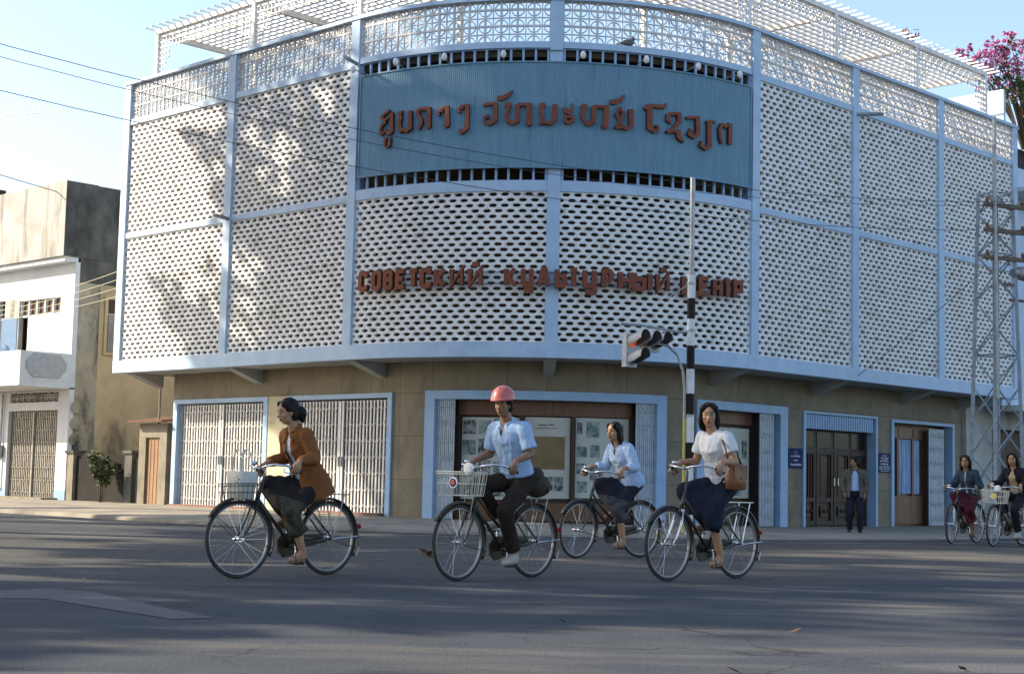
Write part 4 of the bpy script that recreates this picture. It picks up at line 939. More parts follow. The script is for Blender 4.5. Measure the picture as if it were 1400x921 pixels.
# ---------------------------------------------------------------- traffic light pole
def signal_pole(base):
    r = empty('traffic_light', base, 0, 'black and white banded traffic light pole with a four lamp signal head on an arm', 'traffic light')
    B0 = V(base)
    mb = MB(); mb.cyl((0, 0, 4.72), (0, 0, 6.50), .046, 12); mb.build('top_pipe', 'galv', r, local=True)
    edges = [4.83, 4.37, 3.99, 3.50, 3.07, 2.62, 2.20, 1.73, 1.30, .86, .42, -.05]
    pm = MB()
    for k, (a, b) in enumerate(zip(edges[:-1], edges[1:])): pm.cyl((0, 0, b-.12), (0, 0, a-.12), .074, 16, k % 2)
    pm.build('banded_post', ['pole_white', 'black_paint'], r, smooth=False, local=True)
    for z in (4.72, 4.52, 3.66, 2.1): mb = MB(); mb.cyl((0, 0, z-.02), (0, 0, z+.02), .083, 16); mb.build('clamp', 'galv', r, local=True)
    mb = MB(); mb.tube([(-.06, -.02, 4.50), (-.40, -.06, 4.28)], .012, 6); mb.build('stay', 'wire_pale', r, local=True)
    mb = MB(); mb.tube([(.0, -.02, 3.62), (-.3, -.05, 3.63), (-.9, -.12, 3.72), (-1.30, -.16, 3.74)], .024, 8); mb.build('arm', 'galv', r, local=True)
    mb = MB(); mb.tube([(-.105, -.03, 2.05), (-.105, -.03, 2.55), (-.14, -.03, 2.9), (-.25, -.05, 3.2), (-.42, -.06, 3.36), (-.62, -.08, 3.40)], .024, 8); mb.build('conduit_bend', 'galv', r, local=True)
    mb = MB(); mb.tube([(-.105, -.03, -.03), (-.105, -.03, 2.05)], .026, 8); mb.build('conduit', 'yellow_pipe', r, local=True)
    # signal head: a plate holding three lamps in a row and one below
    ang = R_(-48); ex = V((cos(ang+pi/2), sin(ang+pi/2), 0)); gz = V((0, 0, 1)); g = V((cos(ang), sin(ang), 0))   # g faces the traffic, ex runs along the row
    c0 = V((-1.10, -.34, 3.40))
    Rm = Matrix((ex, g, gz)).transposed()
    hb = MB(); hb.box(c0+ex*.30+gz*.0-g*.065, (.88, .11, .30), Rm); hb.box(c0+ex*.0-gz*.305-g*.065, (.28, .11, .309), Rm)
    hd = hb.build('signal_head', 'signal_box', r, local=True)
    for off, m in ((V((0, 0, 0)), 'lens_red'), (ex*.30, 'lens_amber'), (ex*.60, 'lens_green'), (-gz*.33, 'lens_green')):
        c = c0+off-g*.012
        tilt = (g*cos(R_(14))+gz*sin(R_(14)))
        mb = MB(); mb.cyl(c-g*.005, c+g*.012, .105, 18); ln = mb.build('lens', m, hd, local=True)
        v_ = MB(); ins = []; n = 14
        for k in range(n+1):
            a = pi*(-.18)+pi*1.36*k/n
            d = ex*cos(a)+gz*sin(a)
            lo_ = .36 if 0 < k < n else .18
            ins.append((c+d*.125, c+d*.125+tilt*lo_))
        vs = [p for q in ins for p in q]
        v_.add(vs, [(2*i, 2*i+1, 2*i+3, 2*i+2) for i in range(n)])
        vs2 = []
        for (p, q), k in zip(ins, range(n+1)):
            a = pi*(-.18)+pi*1.36*k/n; d = ex*cos(a)+gz*sin(a); vs2 += [p-d*.006, q-d*.006]
        v_.add(vs2, [(2*i, 2*i+2, 2*i+3, 2*i+1) for i in range(n)], 1)
        v_.build('visor', ['signal_box', 'visor'], hd, smooth=True, local=True)
signal_pole((3.28, 28.5, .11))

# ---------------------------------------------------------------- overhead wires, antenna
def wire(p, q, sag, label, r=.012, m='wire', grp=None, n=24):
    mb = MB(); p, q = V(p), V(q); mb.tube([p.lerp(q, t/n)-V((0, 0, 4*sag*(t/n)*(1-t/n))) for t in range(n+1)], r, 5)
    o = mb.build('overhead_wire', m); tag(o, label, 'wire', grp or 'wires strung across the junction')
wire((-14.2, 20.0, 8.6), (11.3, 34.9, 7.5), 1.15, 'thin dark wire sloping down across the facade, uppermost of the strung set', .007)
wire((-14.2, 20.4, 8.5), (11.3, 35.0, 7.45), 1.22, 'thin dark wire close under the uppermost one across the facade', .006)
wire((-14.4, 20.2, 7.85), (10.5, 35.0, 6.85), 1.0, 'thin dark wire sloping down below the blue sign letters', .007)
wire((10.6, 35.0, 5.9), P(9.1, .09, 3.62), .05, 'thin guy wire slanting from the pylon to the lower edge of the building', .008)
for k, z in enumerate((5.2, 5.42, 5.64, 5.86)):
    wire(P(NS-6, WO+1.2, z+.1-.14*k), P(-14.02, .03, z+.30), .18, ['lowest', 'second lowest', 'second highest', 'highest'][k]+' of four pale service wires reaching the building from the shophouse', .011, 'wire_pale', 'service wires from the shophouse')
for k, (z0, dz) in enumerate(((7.5, .5), (6.9, .9), (6.25, 1.2), (6.9, -.4))):
    wire((11.45, 35.2, z0), (16.5, 33.5, z0+dz), .25, ['highest', 'second', 'third', 'lowest'][k]+' wire leaving the pylon crossarms towards the right edge', .011, 'wire', 'wires leaving the pylon')
an = empty('tv_antenna', (-12.4, 40, 9.5), 0, 'thin roof television antenna at the far left above the shophouse', 'antenna')
mb = MB(); mb.tube([(-15.0, 41.5, 10.30), (-12.45, 40, 10.22)], .012, 5); mb.build('boom', 'alu', an)
mb = MB()
for k in range(13):
    t = k/12; c = V((-15.0, 41.5, 10.30)).lerp(V((-12.45, 40, 10.22)), t); l = .11 if k < 12 else .34
    mb.tube([c+V((-.03, .0, -l)), c+V((.03, 0, l))], .008, 4)
mb.build('elements', 'alu', an)
mb = MB(); mb.tube([(-14.2, 41.1, 10.26), (-14.2, 41.1, 8.9), P(NS-1.2, -2.4, 8.85)], .018, 5); mb.build('mast', 'alu', an)
# pigeon
pgn = MB(); c = P(1.55, .0, 10.235)
pgn.ellipsoid(c, (.13, .07, .075), nu=12, nv=8); pgn.ellipsoid(c+V((.11, -.02, .08)), (.042, .036, .042), nu=10, nv=6); pgn.capsule(c+V((.07, -.01, .03)), c+V((.11, -.02, .07)), .045, .035, 8)
pgn.capsule(c+V((-.1, 0, 0)), c+V((-.24, .02, -.03)), .04, .02, 8); pgn.capsule(c+V((.145, -.025, .078)), c+V((.17, -.03, .072)), .01, .004, 6)
tag(pgn.build('pigeon', mat('pigeon', (.17, .17, .18), .7, (.10, .10, .11), 9), smooth=True), 'grey pigeon perched on the beam under the lattice parapet', 'bird')

# ---------------------------------------------------------------- roadside trees to the left whose shade falls across the junction
def tree_mesh(seed, h, cr, nleaf):
    rnd = random.Random(seed); st = MB(); lf = MB()
    top = V((rnd.uniform(-.4, .4), rnd.uniform(-.4, .4), h*.45))
    st.tube([(0, 0, -.2), (0, 0, h*.2), top], [.42, .32, .25], 9)
    for k in range(11):
        a = 2*pi*k/11+rnd.random()*.5; rr = cr*rnd.uniform(.35, .9); e = V((cos(a)*rr, sin(a)*rr, h*rnd.uniform(.5, .97)))
        mdl = top.lerp(e, .5)+V((0, 0, .6)); st.tube([top-V((0, 0, .5)), mdl, e], [.17, .10, .03], 6)
        for p, s_ in ((mdl, .8), (mdl.lerp(e, .5), 1), (e, 1.0)): 
            for q in range(2):
                c = p+V((rnd.uniform(-1, 1), rnd.uniform(-1, 1), rnd.uniform(-.6, .6)))*cr*.22; leafball(lf, c, cr*.26*s_, nleaf//66, .55, rnd, .75, (0, 1))
    return st, lf
TSPOT = [(-19, 36.5, 22, 4.2, 1), (-18, 33.2, 21, 4.6, 2), (-17.5, 30.3, 19, 4.5, 3), (-18, 25.5, 17, 4.6, 4), (-17, 20.5, 15.5, 4.6, 5), (-16.5, 16.3, 14.5, 4.2, 6), (-15.5, 12.0, 8.4, 3.3, 10), (-15, 6.2, 13, 3.0, 7), (-14, 1.0, 13, 4.0, 8), (-23, 33.6, 26, 4.8, 1)]
cache = {}
DENS = {6: 2600, 5: 3000, 1: 4000, 2: 4200}
for x, y, h, cr, sd in TSPOT:
    if sd not in cache:
        st, lf = tree_mesh(sd, h, cr, DENS.get(sd, 4200))
        r = empty('shade_tree', (x, y, 0), 0, 'tall leafy roadside tree standing left of the view', 'tree', 'roadside trees left of the view')
        st.build('trunk', 'bark', r, local=True); lf.build('crown', ['leaf', 'leaf_dry'], r, local=True); cache[sd] = r
    else:
        r = copy_tree(cache[sd]); r.location = (x, y, 0); r.rotation_euler = (0, 0, 2.0)

# small litter on the road
rnd = random.Random(21)
for k, (x, y, s_) in enumerate(((-.95, 19.2, .16), (-1.3, 21.8, .07), (1.85, 10.2, .07), (2.45, 8.3, .06), (1.2, 7.9, .07), (3.3, 9.7, .06), (-2.3, 11.5, .05), (.4, 10.6, .05), (-3.6, 13.6, .05), (2.9, 12.4, .05))):
    mb = MB()
    for j in range(5 if k == 0 else 1):
        a = rnd.uniform(0, 6); c = V((x+rnd.uniform(-.06, .06), y+rnd.uniform(-.06, .06), .012+.01*j)); d = V((cos(a), sin(a), .25)); e = V((-sin(a), cos(a), .1))
        mb.add([c-d*s_*.6, c+e*s_*.3+V((0, 0, s_*.15)), c+d*s_*.6+V((0, 0, s_*.2)), c-e*s_*.3], [(0, 1, 2, 3)])
    tag(mb.build('fallen_leaf', 'litter'), 'curled brown dead leaves lying behind the helmeted cyclist' if k == 0 else 'small dry leaf lying on the asphalt', 'leaf', None if k == 0 else 'dry leaves on the road')

# ---------------------------------------------------------------- bicycles
M['enamel_black'] = mat('enamel_black', (.016, .015, .014), .3, (.03, .026, .02), 9, spec=.55)
M['enamel_olive'] = mat('enamel_olive', (.045, .038, .02), .35, (.025, .02, .012), 9, spec=.5)
M['enamel_pale'] = mat('enamel_pale', (.45, .43, .36), .4, (.35, .33, .28), 9)
M['saddle'] = mat('saddle', (.03, .022, .018), .5)
M['grip'] = mat('grip', (.04, .038, .036), .6)
M['wire_white'] = mat('wire_white', (.62, .60, .50), .5, (.5, .48, .4), 12)
M['wire_dark'] = mat('wire_dark', (.045, .045, .045), .5)
M['badge_red'] = mat('badge_red', (.45, .09, .03), .5); M['badge_yellow'] = mat('badge_yellow', (.60, .50, .05), .5)
M['reflector'] = mat('reflector', (.40, .02, .02), .2)
WR = .356
def circ(c, r, n, a0=0, a1=2*pi, closed=True):
    k = n if closed else n+1
    return [(c[0]+r*cos(a0+(a1-a0)*i/n), c[1], c[2]+r*sin(a0+(a1-a0)*i/n)) for i in range(k)]
def bicycle(label, F, A, steer, hbz, seat, frame_m='enamel_black', basket=None, rack=True, lamp=False, dia=False):
    fx, fy = -cos(A), -sin(A)
    root = empty('bicycle', (F[0]-fx*.56, F[1]-fy*.56, 0), pi+A, label, 'bicycle', 'bicycles crossing the junction')
    ax = V((-.37, 0, .93)).normalized(); a0 = V((.341, 0, .78))
    St = Matrix.Translation(a0) @ Matrix.Rotation(steer, 4, ax) @ Matrix.Translation(-a0)
    def T(mb): mb.v = [tuple(St @ V(p)) for p in mb.v]; return mb
    FA, RA, BBk = (.56, 0, WR), (-.52, 0, WR), (-.06, 0, .29)
    hb_, ht = (.376, 0, .69), (.305, 0, .87); st = (-.21, 0, .72)
    mb = MB()
    mb.tube([hb_, ht], .021, 10); mb.tube([(.362, 0, .73), (.16, 0, .52), BBk], .017, 10)
    if dia: mb.tube([(.315, 0, .845), st], .015, 10)
    else: mb.tube([(.325, 0, .82), (.14, 0, .62), (-.02, 0, .50), (-.135, 0, .50)], .015, 10)
    mb.tube([BBk, st], .016, 10); mb.cyl((-.06, -.04, .29), (-.06, .04, .29), .024, 10)
    for sgn in (-1, 1):
        mb.tube([BBk, (-.2, sgn*.05, .31), (-.52, sgn*.062, WR)], .010, 7); mb.tube([(-.195, sgn*.012, .66), (-.25, sgn*.05, .62), (-.52, sgn*.062, WR)], .008, 7)
    fr = mb.build('frame', frame_m, root, True, True)
    def wheel(C, X):
        mb = MB(); mb.tube(circ(C, .318, 44), .014, 8, closed=True, flat=(.013, .010)); X(mb); w_ = mb.build('wheel', 'alu', root, True, True)
        mb = MB(); mb.tube(circ(C, .338, 44), .019, 8, closed=True); X(mb); mb.build('tyre', 'rubber', w_, True, True)
        mb = MB()
        for k in range(28):
            a = 2*pi*k/28; b = a+(.5 if (k//2) % 2 else -.5); y = .03 if k % 2 else -.03
            mb.tube([(C[0]+.02*cos(b), y, C[2]+.02*sin(b)), (C[0]+.312*cos(a), 0, C[2]+.312*sin(a))], .0014, 3)
        X(mb); mb.build('spokes', 'chrome', w_, False, True)
        mb = MB(); mb.cyl((C[0], -.055, C[2]), (C[0], .055, C[2]), .016, 10); mb.cyl((C[0], -.035, C[2]), (C[0], -.028, C[2]), .028, 12); mb.cyl((C[0], .028, C[2]), (C[0], .035, C[2]), .028, 12)
        mb.cyl((C[0], .055, C[2]), (C[0], .085, C[2]), .011, 8); mb.cyl((C[0], -.085, C[2]), (C[0], -.055, C[2]), .011, 8); X(mb); mb.build('hub', 'chrome', w_, False, True)
    wheel(FA, T); wheel(RA, lambda m_: m_)
    def guard(C, d0, d1, X, m_):
        mb = MB(); n = 18; rings = []
        for i in range(n+1):
            a = R_(d0+(d1-d0)*i/n); e = (cos(a), sin(a)); rr = []
            for y, dr in ((-.030, -.018), (-.022, 0), (0, .006), (.022, 0), (.030, -.018), (.020, -.006), (0, 0.001), (-.020, -.006)): rr.append(V((C[0]+e[0]*(.382+dr), y, C[2]+e[1]*(.382+dr))))
            rings.append(rr)
        mb.loft(rings)
        for sgn in (-1, 1):
            for d in (d0+(d1-d0)*(.04 if d0 < 50 else .1), d0+(d1-d0)*.93):
                a = R_(d); mb.tube([(C[0], sgn*.06, C[2]), (C[0]+.38*cos(a), sgn*.03, C[2]+.38*sin(a))], .003, 4)
        X(mb); return mb.build('mudguard', m_, root, True, True)
    guard(FA, 32, 205, T, frame_m); gm = guard(RA, 35, 208, lambda m_: m_, frame_m)
    mb = MB(); a = R_(206); 
    mb.box((RA[0]+.395*cos(R_(200)), 0, RA[2]+.395*sin(R_(200))), (.02, .04, .09), Matrix.Rotation(R_(-20), 3, 'Y')); mb.build('tail_patch', 'wire_white', gm, False, True)
    mb = MB(); mb.cyl((RA[0]+.405*cos(R_(165)), 0, RA[2]+.405*sin(R_(165))), (RA[0]+.425*cos(R_(165)), 0, RA[2]+.425*sin(R_(165))), .026, 12); mb.build('reflector', 'reflector', gm, False, True)
    # fork
    mb = MB(); mb.tube([(.383, 0, .675), (.376, 0, .70)], .026, 10)
    for sgn in (-1, 1): mb.tube([(.383, sgn*.045, .685), (.43, sgn*.055, .56), (.50, sgn*.058, .43), (.56, sgn*.060, WR)], [.013, .012, .010, .009], 8)
    mb.box((.383, 0, .685), (.03, .11, .03)); T(mb); mb.build('fork', 'chrome' if rack == 'chrome' else frame_m, root, True, True)
    # handlebar, levers, bell, grips
    mb = MB(); mb.tube([(.31, 0, .86), (.275, 0, hbz-.03), (.29, 0, hbz), (.335, 0, hbz+.005)], .013, 8)
    bp = [(.335, hbz), (.35, hbz+.02), (.31, hbz+.035), (.22, hbz+.025), (.08, hbz-.03)]; by = [0, .09, .20, .265, .295]
    for sgn in (-1, 1):
        mb.tube([(p[0], sgn*y, p[1]) for p, y in zip(bp, by)], .0115, 8)
        mb.tube([(.245, sgn*.255, hbz-.0), (.25, sgn*.268, hbz-.035), (.12, sgn*.302, hbz-.062)], .0055, 5)
    T(mb); hbar = mb.build('handlebar', 'chrome', root, True, True)
    for sgn in (-1, 1):
        mb = MB(); mb.tube([(.185, sgn*.273, hbz+.013), (.075, sgn*.297, hbz-.033)], .0165, 10); T(mb); mb.build('grip', 'grip', hbar, True, True)
    mb = MB(); mb.ellipsoid((.30, -.15, hbz+.06), (.03, .03, .022), nu=12, nv=8); mb.cyl((.30, -.15, hbz+.03), (.30, -.15, hbz+.05), .012, 8); T(mb); mb.build('bell', 'chrome', hbar, True, True)
    grips = [St @ V((.13, sgn*.285, hbz-.01)) for sgn in (1, -1)]; gdir = [(St.to_3x3() @ V((-.11, sgn*.024, -.046))).normalized() for sgn in (1, -1)]
    # saddle and post
    sx = -.21-(seat-.74)*.30
    mb = MB(); mb.tube([(-.205, 0, .70), (sx, 0, seat-.05)], .012, 8)
    rings = []
    for x, wd, hh, dz in ((-.15, .085, .030, .012), (-.12, .105, .038, .010), (-.06, .10, .040, .004), (.02, .055, .034, 0), (.10, .028, .028, -.004), (.135, .018, .018, -.008)):
        rings.append([V((sx+x+.02, wd*cos(2*pi*k/12), seat-.03+dz+hh*sin(2*pi*k/12)*(1 if sin(2*pi*k/12) > 0 else .9))) for k in range(12)])
    mb.loft(rings); mb.build('saddle', 'saddle', root, True, True)
    # crank, chain guard, pedals
    ph = R_(-82) if not dia else R_(-60)
    mb = MB(); mb.cyl((-.06, -.062, .29), (-.06, -.056, .29), .095, 24)
    pd = []
    for sgn, a in ((1, ph), (-1, ph+pi)):
        e = (-.06+.165*cos(a), sgn*.085, .29+.165*sin(a)); mb.tube([(-.06, sgn*.05, .29), (-.06+.02*cos(a), sgn*.075, .29+.02*sin(a)), e], .009, 6); pd.append(V((e[0], sgn*.14, e[2])))
    mb.cyl((-.06, -.08, .29), (-.06, .08, .29), .014, 8); ck = mb.build('crank', 'chrome', root, False, True)
    for sgn, p in ((1, pd[0]), (-1, pd[1])):
        mb = MB(); mb.cyl((p.x, sgn*.085, p.z), (p.x, sgn*.19, p.z), .007, 6); mb.box((p.x+.035, sgn*.14, p.z), (.018, .085, .022)); mb.box((p.x-.035, sgn*.14, p.z), (.018, .085, .022)); mb.build('pedal', 'grip', ck, False, True)
    mb = MB(); pr = [(.06, .29+.05), (.05, .24), (-.02, .175), (-.10, .185), (-.30, .27), (-.55, .315), (-.57, .36), (-.54, .40), (-.25, .385), (-.05, .405), (.02, .385)]
    mb.prism(pr, lambda u, v, w_: V((u, w_, v)), -.068, -.052); mb.build('chain_guard', frame_m, root, False, True)
    if rack:
        mb = MB(); z = .775
        for y in (-.065, 0, .065): mb.tube([(-.26, y, z), (-.72, y, z)], .0055, 5)
        for x in (-.28, -.42, -.57, -.71): mb.tube([(x, -.07, z), (x, .07, z)], .005, 5)
        for sgn in (-1, 1): mb.tube([(-.66, sgn*.068, z), (-.53, sgn*.07, WR+.01)], .006, 5); mb.tube([(-.40, sgn*.068, z), (-.53, sgn*.07, WR+.01)], .005, 5)
        mb.build('rear_rack', 'chrome' if rack == 'chrome' else 'galv', root, False, True)
    mb = MB(); mb.tube([(-.50, .075, .34), (-.60, .10, .355), (-.80, .115, .37)], .009, 6); mb.build('kickstand', 'chrome', root, False, True)
    if basket:
        kind = basket; bm_ = {'white': 'wire_white', 'dark': 'wire_dark'}[kind]; mb = MB()
        zt, zb, x0, x1, hw = ((hbz-.04, hbz-.26, .40, .68, .20) if kind == 'white' else (.86, .70, .42, .68, .17))
        r = .0045 if kind == 'white' else .0035
        def ring(z, k): 
            c = (x0+x1)/2; return [(c+(x0-c)*k, -hw*k, z), (c+(x1-c)*k, -hw*k, z), (c+(x1-c)*k, hw*k, z), (c+(x0-c)*k, hw*k, z)]
        for z, k in ((zt, 1.0), (zt-.02, .99), ((zt+zb)/2, .93), (zb, .86)):
            q = ring(z, k)
            for i in range(4): mb.tube([q[i], q[(i+1) % 4]], r, 4)
        a_, b_ = ring(zt, 1), ring(zb, .86); nb_ = 9 if kind == 'white' else 5
        for i in range(4):
            for j in range(nb_):
                t = j/nb_; p = V(a_[i]).lerp(V(a_[(i+1) % 4]), t); q = V(b_[i]).lerp(V(b_[(i+1) % 4]), t); mb.tube([p, q], r*.8, 4)
        for j in range(1, 6): t = j/6; mb.tube([V(b_[0]).lerp(V(b_[1]), t), V(b_[3]).lerp(V(b_[2]), t)], r*.8, 4)
        mb.tube([(.40, .05, zb+.05), (.545, .062, WR+.02)], .004, 4); mb.tube([(.40, -.05, zb+.05), (.545, -.062, WR+.02)], .004, 4)
        T(mb); bk = mb.build('basket', bm_, root, False, True)
        if kind == 'white':
            mb = MB(); c = V((x1*.985+.004, .02, (zt+zb)/2+.01)); mb.tube([c, c+V((.008, 0, 0))], .052, 18); T(mb); mb.build('badge_rim', 'pole_white', bk, False, True)
            mb = MB(); mb.tube([c+V((.0085, 0, 0)), c+V((.012, 0, 0))], .040, 18); T(mb); mb.build('badge', 'badge_yellow' if lamp == 'y' else 'plaque', bk, False, True)
            if lamp != 'y':
                mb = MB()
                for k in range(5):
                    a = 2*pi*k/5; mb.ellipsoid(c+V((.0125, .014*cos(a), .014*sin(a))), (.003, .014, .014), nu=8, nv=6)
                T(mb); mb.build('badge_flower', 'badge_red', bk, False, True)
    if lamp:
        mb = MB(); rings = []
        for x, rr in ((.36, .02), (.37, .042), (.42, .058), (.455, .060)): rings.append([V((x, rr*cos(2*pi*k/16), hbz-.01+rr*sin(2*pi*k/16))) for k in range(16)])
        mb.loft(rings); mb.tube([(.33, 0, hbz-.02), (.38, 0, hbz-.02)], .012, 6); T(mb); lp = mb.build('headlight', 'chrome', root, False, True)
        mb = MB(); mb.ellipsoid((.455, 0, hbz-.01), (.014, .054, .054), nu=14, nv=8); T(mb); mb.build('lens', 'pole_white', lp, True, True)
    return dict(root=root, grips=grips, gdir=gdir, pedals=pd, saddle=V((sx, 0, seat)))

# ---------------------------------------------------------------- people
DG = None
def solid(mb, voxel, smooth=2, fac=.5):
    """fuse the shapes of mb into one continuous skin"""
    me = bpy.data.meshes.new('tmp'); me.from_pydata(mb.v, [], mb.f)
    bm = bmesh.new(); bm.from_mesh(me); bmesh.ops.recalc_face_normals(bm, faces=bm.faces); bm.to_mesh(me); bm.free()
    o = bpy.data.objects.new('tmp', me); COL.objects.link(o)
    r = o.modifiers.new('r', 'REMESH'); r.mode = 'VOXEL'; r.voxel_size = voxel
    s_ = o.modifiers.new('s', 'SMOOTH'); s_.factor = fac; s_.iterations = smooth
    dg = bpy.context.evaluated_depsgraph_get(); dg.update(); ev = o.evaluated_get(dg); m2 = ev.to_mesh()
    vs = [tuple(v.co) for v in m2.vertices]; fs = [tuple(p.vertices) for p in m2.polygons]
    ev.to_mesh_clear(); bpy.data.objects.remove(o); bpy.data.meshes.remove(me)
    return vs, fs
from mathutils import noise as NZ
def wrinkle(vs, fs, amp=.006, fr=13.0, seed=0.0, stretch=(1.0, 1.0, .55)):
    """soft folds pressed into a garment along its own normals"""
    nr = [V((0, 0, 0)) for _ in vs]; P_ = [V(v) for v in vs]
    for f in fs:
        n = (P_[f[1]]-P_[f[0]]).cross(P_[f[2]]-P_[f[0]])
        for i in f: nr[i] += n
    out = []
    for p, n in zip(P_, nr):
        if n.length > 0: n.normalize()
        q = V((p.x*stretch[0]+seed, p.y*stretch[1], p.z*stretch[2]+p.x*.5))*fr
        a = 1-abs(NZ.noise(q))*2.2; b = NZ.noise(q*2.3+V((5, 1, 2)))
        out.append(tuple(p+n*(amp*(a*.8+b*.5)-amp*.15)))
    return out
def ik(a, b, l1, l2, pole):
    d = b-a; L = d.length; 
    if L > (l1+l2)*.995: k = L/((l1+l2)*.995); l1 *= k; l2 *= k
    u = d/L; x = (l1*l1-l2*l2+L*L)/(2*L); h = sqrt(max(0, l1*l1-x*x)); pv = pole-u*pole.dot(u); pv.normalize()
    return a+u*x+pv*h
def fabric(name, c, c2=None, ns=5, rough=.85, bump=.35, **k): M[name] = mat(name, c, rough, c2 or tuple(x*.7 for x in c), ns, bump=bump, bscale=16, spec=.2, **k); return name
M['skin'] = mat('skin', (.41, .235, .14), .5, (.35, .19, .11), 6, spec=.35)
M['skin_dark'] = mat('skin_dark', (.27, .145, .083), .5, (.22, .115, .065), 6, spec=.35)
M['hair'] = mat('hair', (.008, .007, .006), .55, (.014, .011, .010), 14, spec=.18, stretch=(1, 1, .2), bump=.5, bscale=50)
M['lip'] = mat('lip', (.26, .085, .06), .5); M['eye'] = mat('eye', (.012, .009, .008), .15, spec=.6); M['eyewhite'] = mat('eyewhite', (.36, .32, .28), .4)
M['sole'] = mat('sole', (.20, .12, .07), .7); M['shoe_pale'] = mat('shoe_pale', (.42, .38, .32), .7)
W_SEC = [(-.12, .150, .115), (.02, .160, .120), (.25, .135, .100), (.45, .120, .092), (.68, .140, .108), (.84, .140, .092), (.93, .105, .070), (1.0, .052, .052)]
M_SEC = [(-.12, .140, .110), (.02, .145, .115), (.28, .138, .100), (.50, .145, .104), (.72, .165, .112), (.85, .162, .095), (.94, .11, .07), (1.02, .056, .056)]
def label_of(o): return o['label']
def person(root, J, S):
    """J: joint positions in root space. S: looks. Builds body, hair and clothes."""
    hip, neck, head = J['hip'], J['neck'], J['head']
    u = (neck-hip).normalized(); TL_ = (neck-hip).length; lat = V((0, 1, 0)); fwd = lat.cross(u).normalized()
    if J.get('lat'): lat = J['lat']; fwd = lat.cross(u).normalized()
    sec = M_SEC if S.get('male') else W_SEC; sh = .172 if S.get('male') else .148
    k = S.get('k', 1.0)
    def ring(t, ru, rv, d=0, n=20, bust=0):
        c = hip+u*(TL_*t)
        pts = []
        for i in range(n):
            a = 2*pi*i/n; ca, sa = cos(a), sin(a)
            ca = math.copysign(abs(ca)**.85, ca)
            pts.append(c+lat*((ru+d)*ca)+fwd*((rv+d)*sa+(bust if sa > 0 else 0)*sa))
        return pts
    def torso(mb, t0, t1, d, flare=0.0):
        rs = []
        ts = [t0]+[q[0] for q in sec if t0 < q[0] < t1]+[t1]
        for t in ts:
            for (a, b) in zip(sec[:-1], sec[1:]):
                if a[0] <= t <= b[0] or (t < sec[0][0] and a is sec[0]):
                    f = max(0, (t-a[0])/(b[0]-a[0])); ru = a[1]+(b[1]-a[1])*f; rv = a[2]+(b[2]-a[2])*f; break
            fl = flare*max(0, (.45-t)/.6)
            rs.append(ring(t, ru*k, rv*k, d+fl, bust=.018 if (not S.get('male') and .55 < t < .8) else 0))
        mb.loft(rs)
    SHO = [hip+u*(TL_*.875)+lat*(s*sh*k)-fwd*.01 for s in (1, -1)]
    ELB = J['elbow'](SHO) if callable(J.get('elbow')) else [ik(SHO[i], J['wrist'][i], .246*k, .224*k, J['epole'][i]) for i in (0, 1)]
    HIPJ = [hip+lat*(s*.082*k)-u*.03 for s in (1, -1)]
    KNE = [ik(HIPJ[i], J['ankle'][i], J.get('l1', .42)*k, J.get('l2', .41)*k, J['kpole'][i]) for i in (0, 1)]
    # head frame
    yaw, pit = J.get('yaw', 0), J.get('pitch', 0)
    Hm = (Matrix.Rotation(yaw, 3, 'Z') @ Matrix.Rotation(pit, 3, 'Y')); h = lambda x, y, z: head+Hm @ V((x, y, z))
    b = MB()
    torso(b, -.12, 1.0, -.004)
    b.capsule(hip+u*(TL_*.93), head+Hm @ V((-.022, 0, -.055)), .056*k, .050*k)
    b.ellipsoid(h(-.008, 0, .022), (.094, .074, .096), Hm, 18, 12); b.ellipsoid(h(.012, 0, -.045), (.070, .060, .070), Hm, 16, 10); b.ellipsoid(h(.040, 0, -.092), (.032, .030, .024), Hm)
    b.ellipsoid(h(.055, 0, .022), (.030, .052, .018), Hm); b.capsule(h(.080, 0, .006), h(.098, 0, -.030), .010, .0155, 8); b.ellipsoid(h(.088, 0, -.034), (.014, .019, .011), Hm)
    for s in (1, -1): b.ellipsoid(h(-.01, s*.073, -.012), (.018, .010, .030), Hm); b.ellipsoid(h(.048, s*.042, -.025), (.026, .022, .022), Hm)
    b.ellipsoid(h(.070, 0, -.062), (.018, .026, .014), Hm)
    for i in (0, 1):
        s = (1, -1)[i]; W_ = J['wrist'][i]
        b.capsule(SHO[i], ELB[i], .047*k, .038*k); b.capsule(ELB[i], W_, .039*k, .026*k)
        b.capsule(HIPJ[i], KNE[i], .080*k, .056*k); b.capsule(KNE[i], J['ankle'][i], .054*k, .036*k)
        kn = KNE[i]; an = J['ankle'][i]; b.ellipsoid(kn.lerp(an, .32)-(J['kpole'][i].normalized())*.016, (.048, .046, .09), None)
        an = J['ankle'][i]; toe = J['toe'][i]; heel = J['heel'][i]
        b.capsule(an, heel, .034, .030); b.capsule(heel, toe, .031, .024); b.capsule(an, heel.lerp(toe, .6), .034, .028)
        g = J['grip'][i]; b.capsule(W_, g['palm'], .026, .030)
        b.ellipsoid(g['palm'], (.040, .040, .024), g['R'])
    vs, fs = solid(b, S.get('voxel', .0095), 2)
    B = MB(); B.add(vs, fs, 0)
    for i in (0, 1):
        for path, r0, r1 in J['grip'][i]['fingers']: B.tube(path, [r0+(r1-r0)*q/(len(path)-1) for q in range(len(path))], 7, 0)
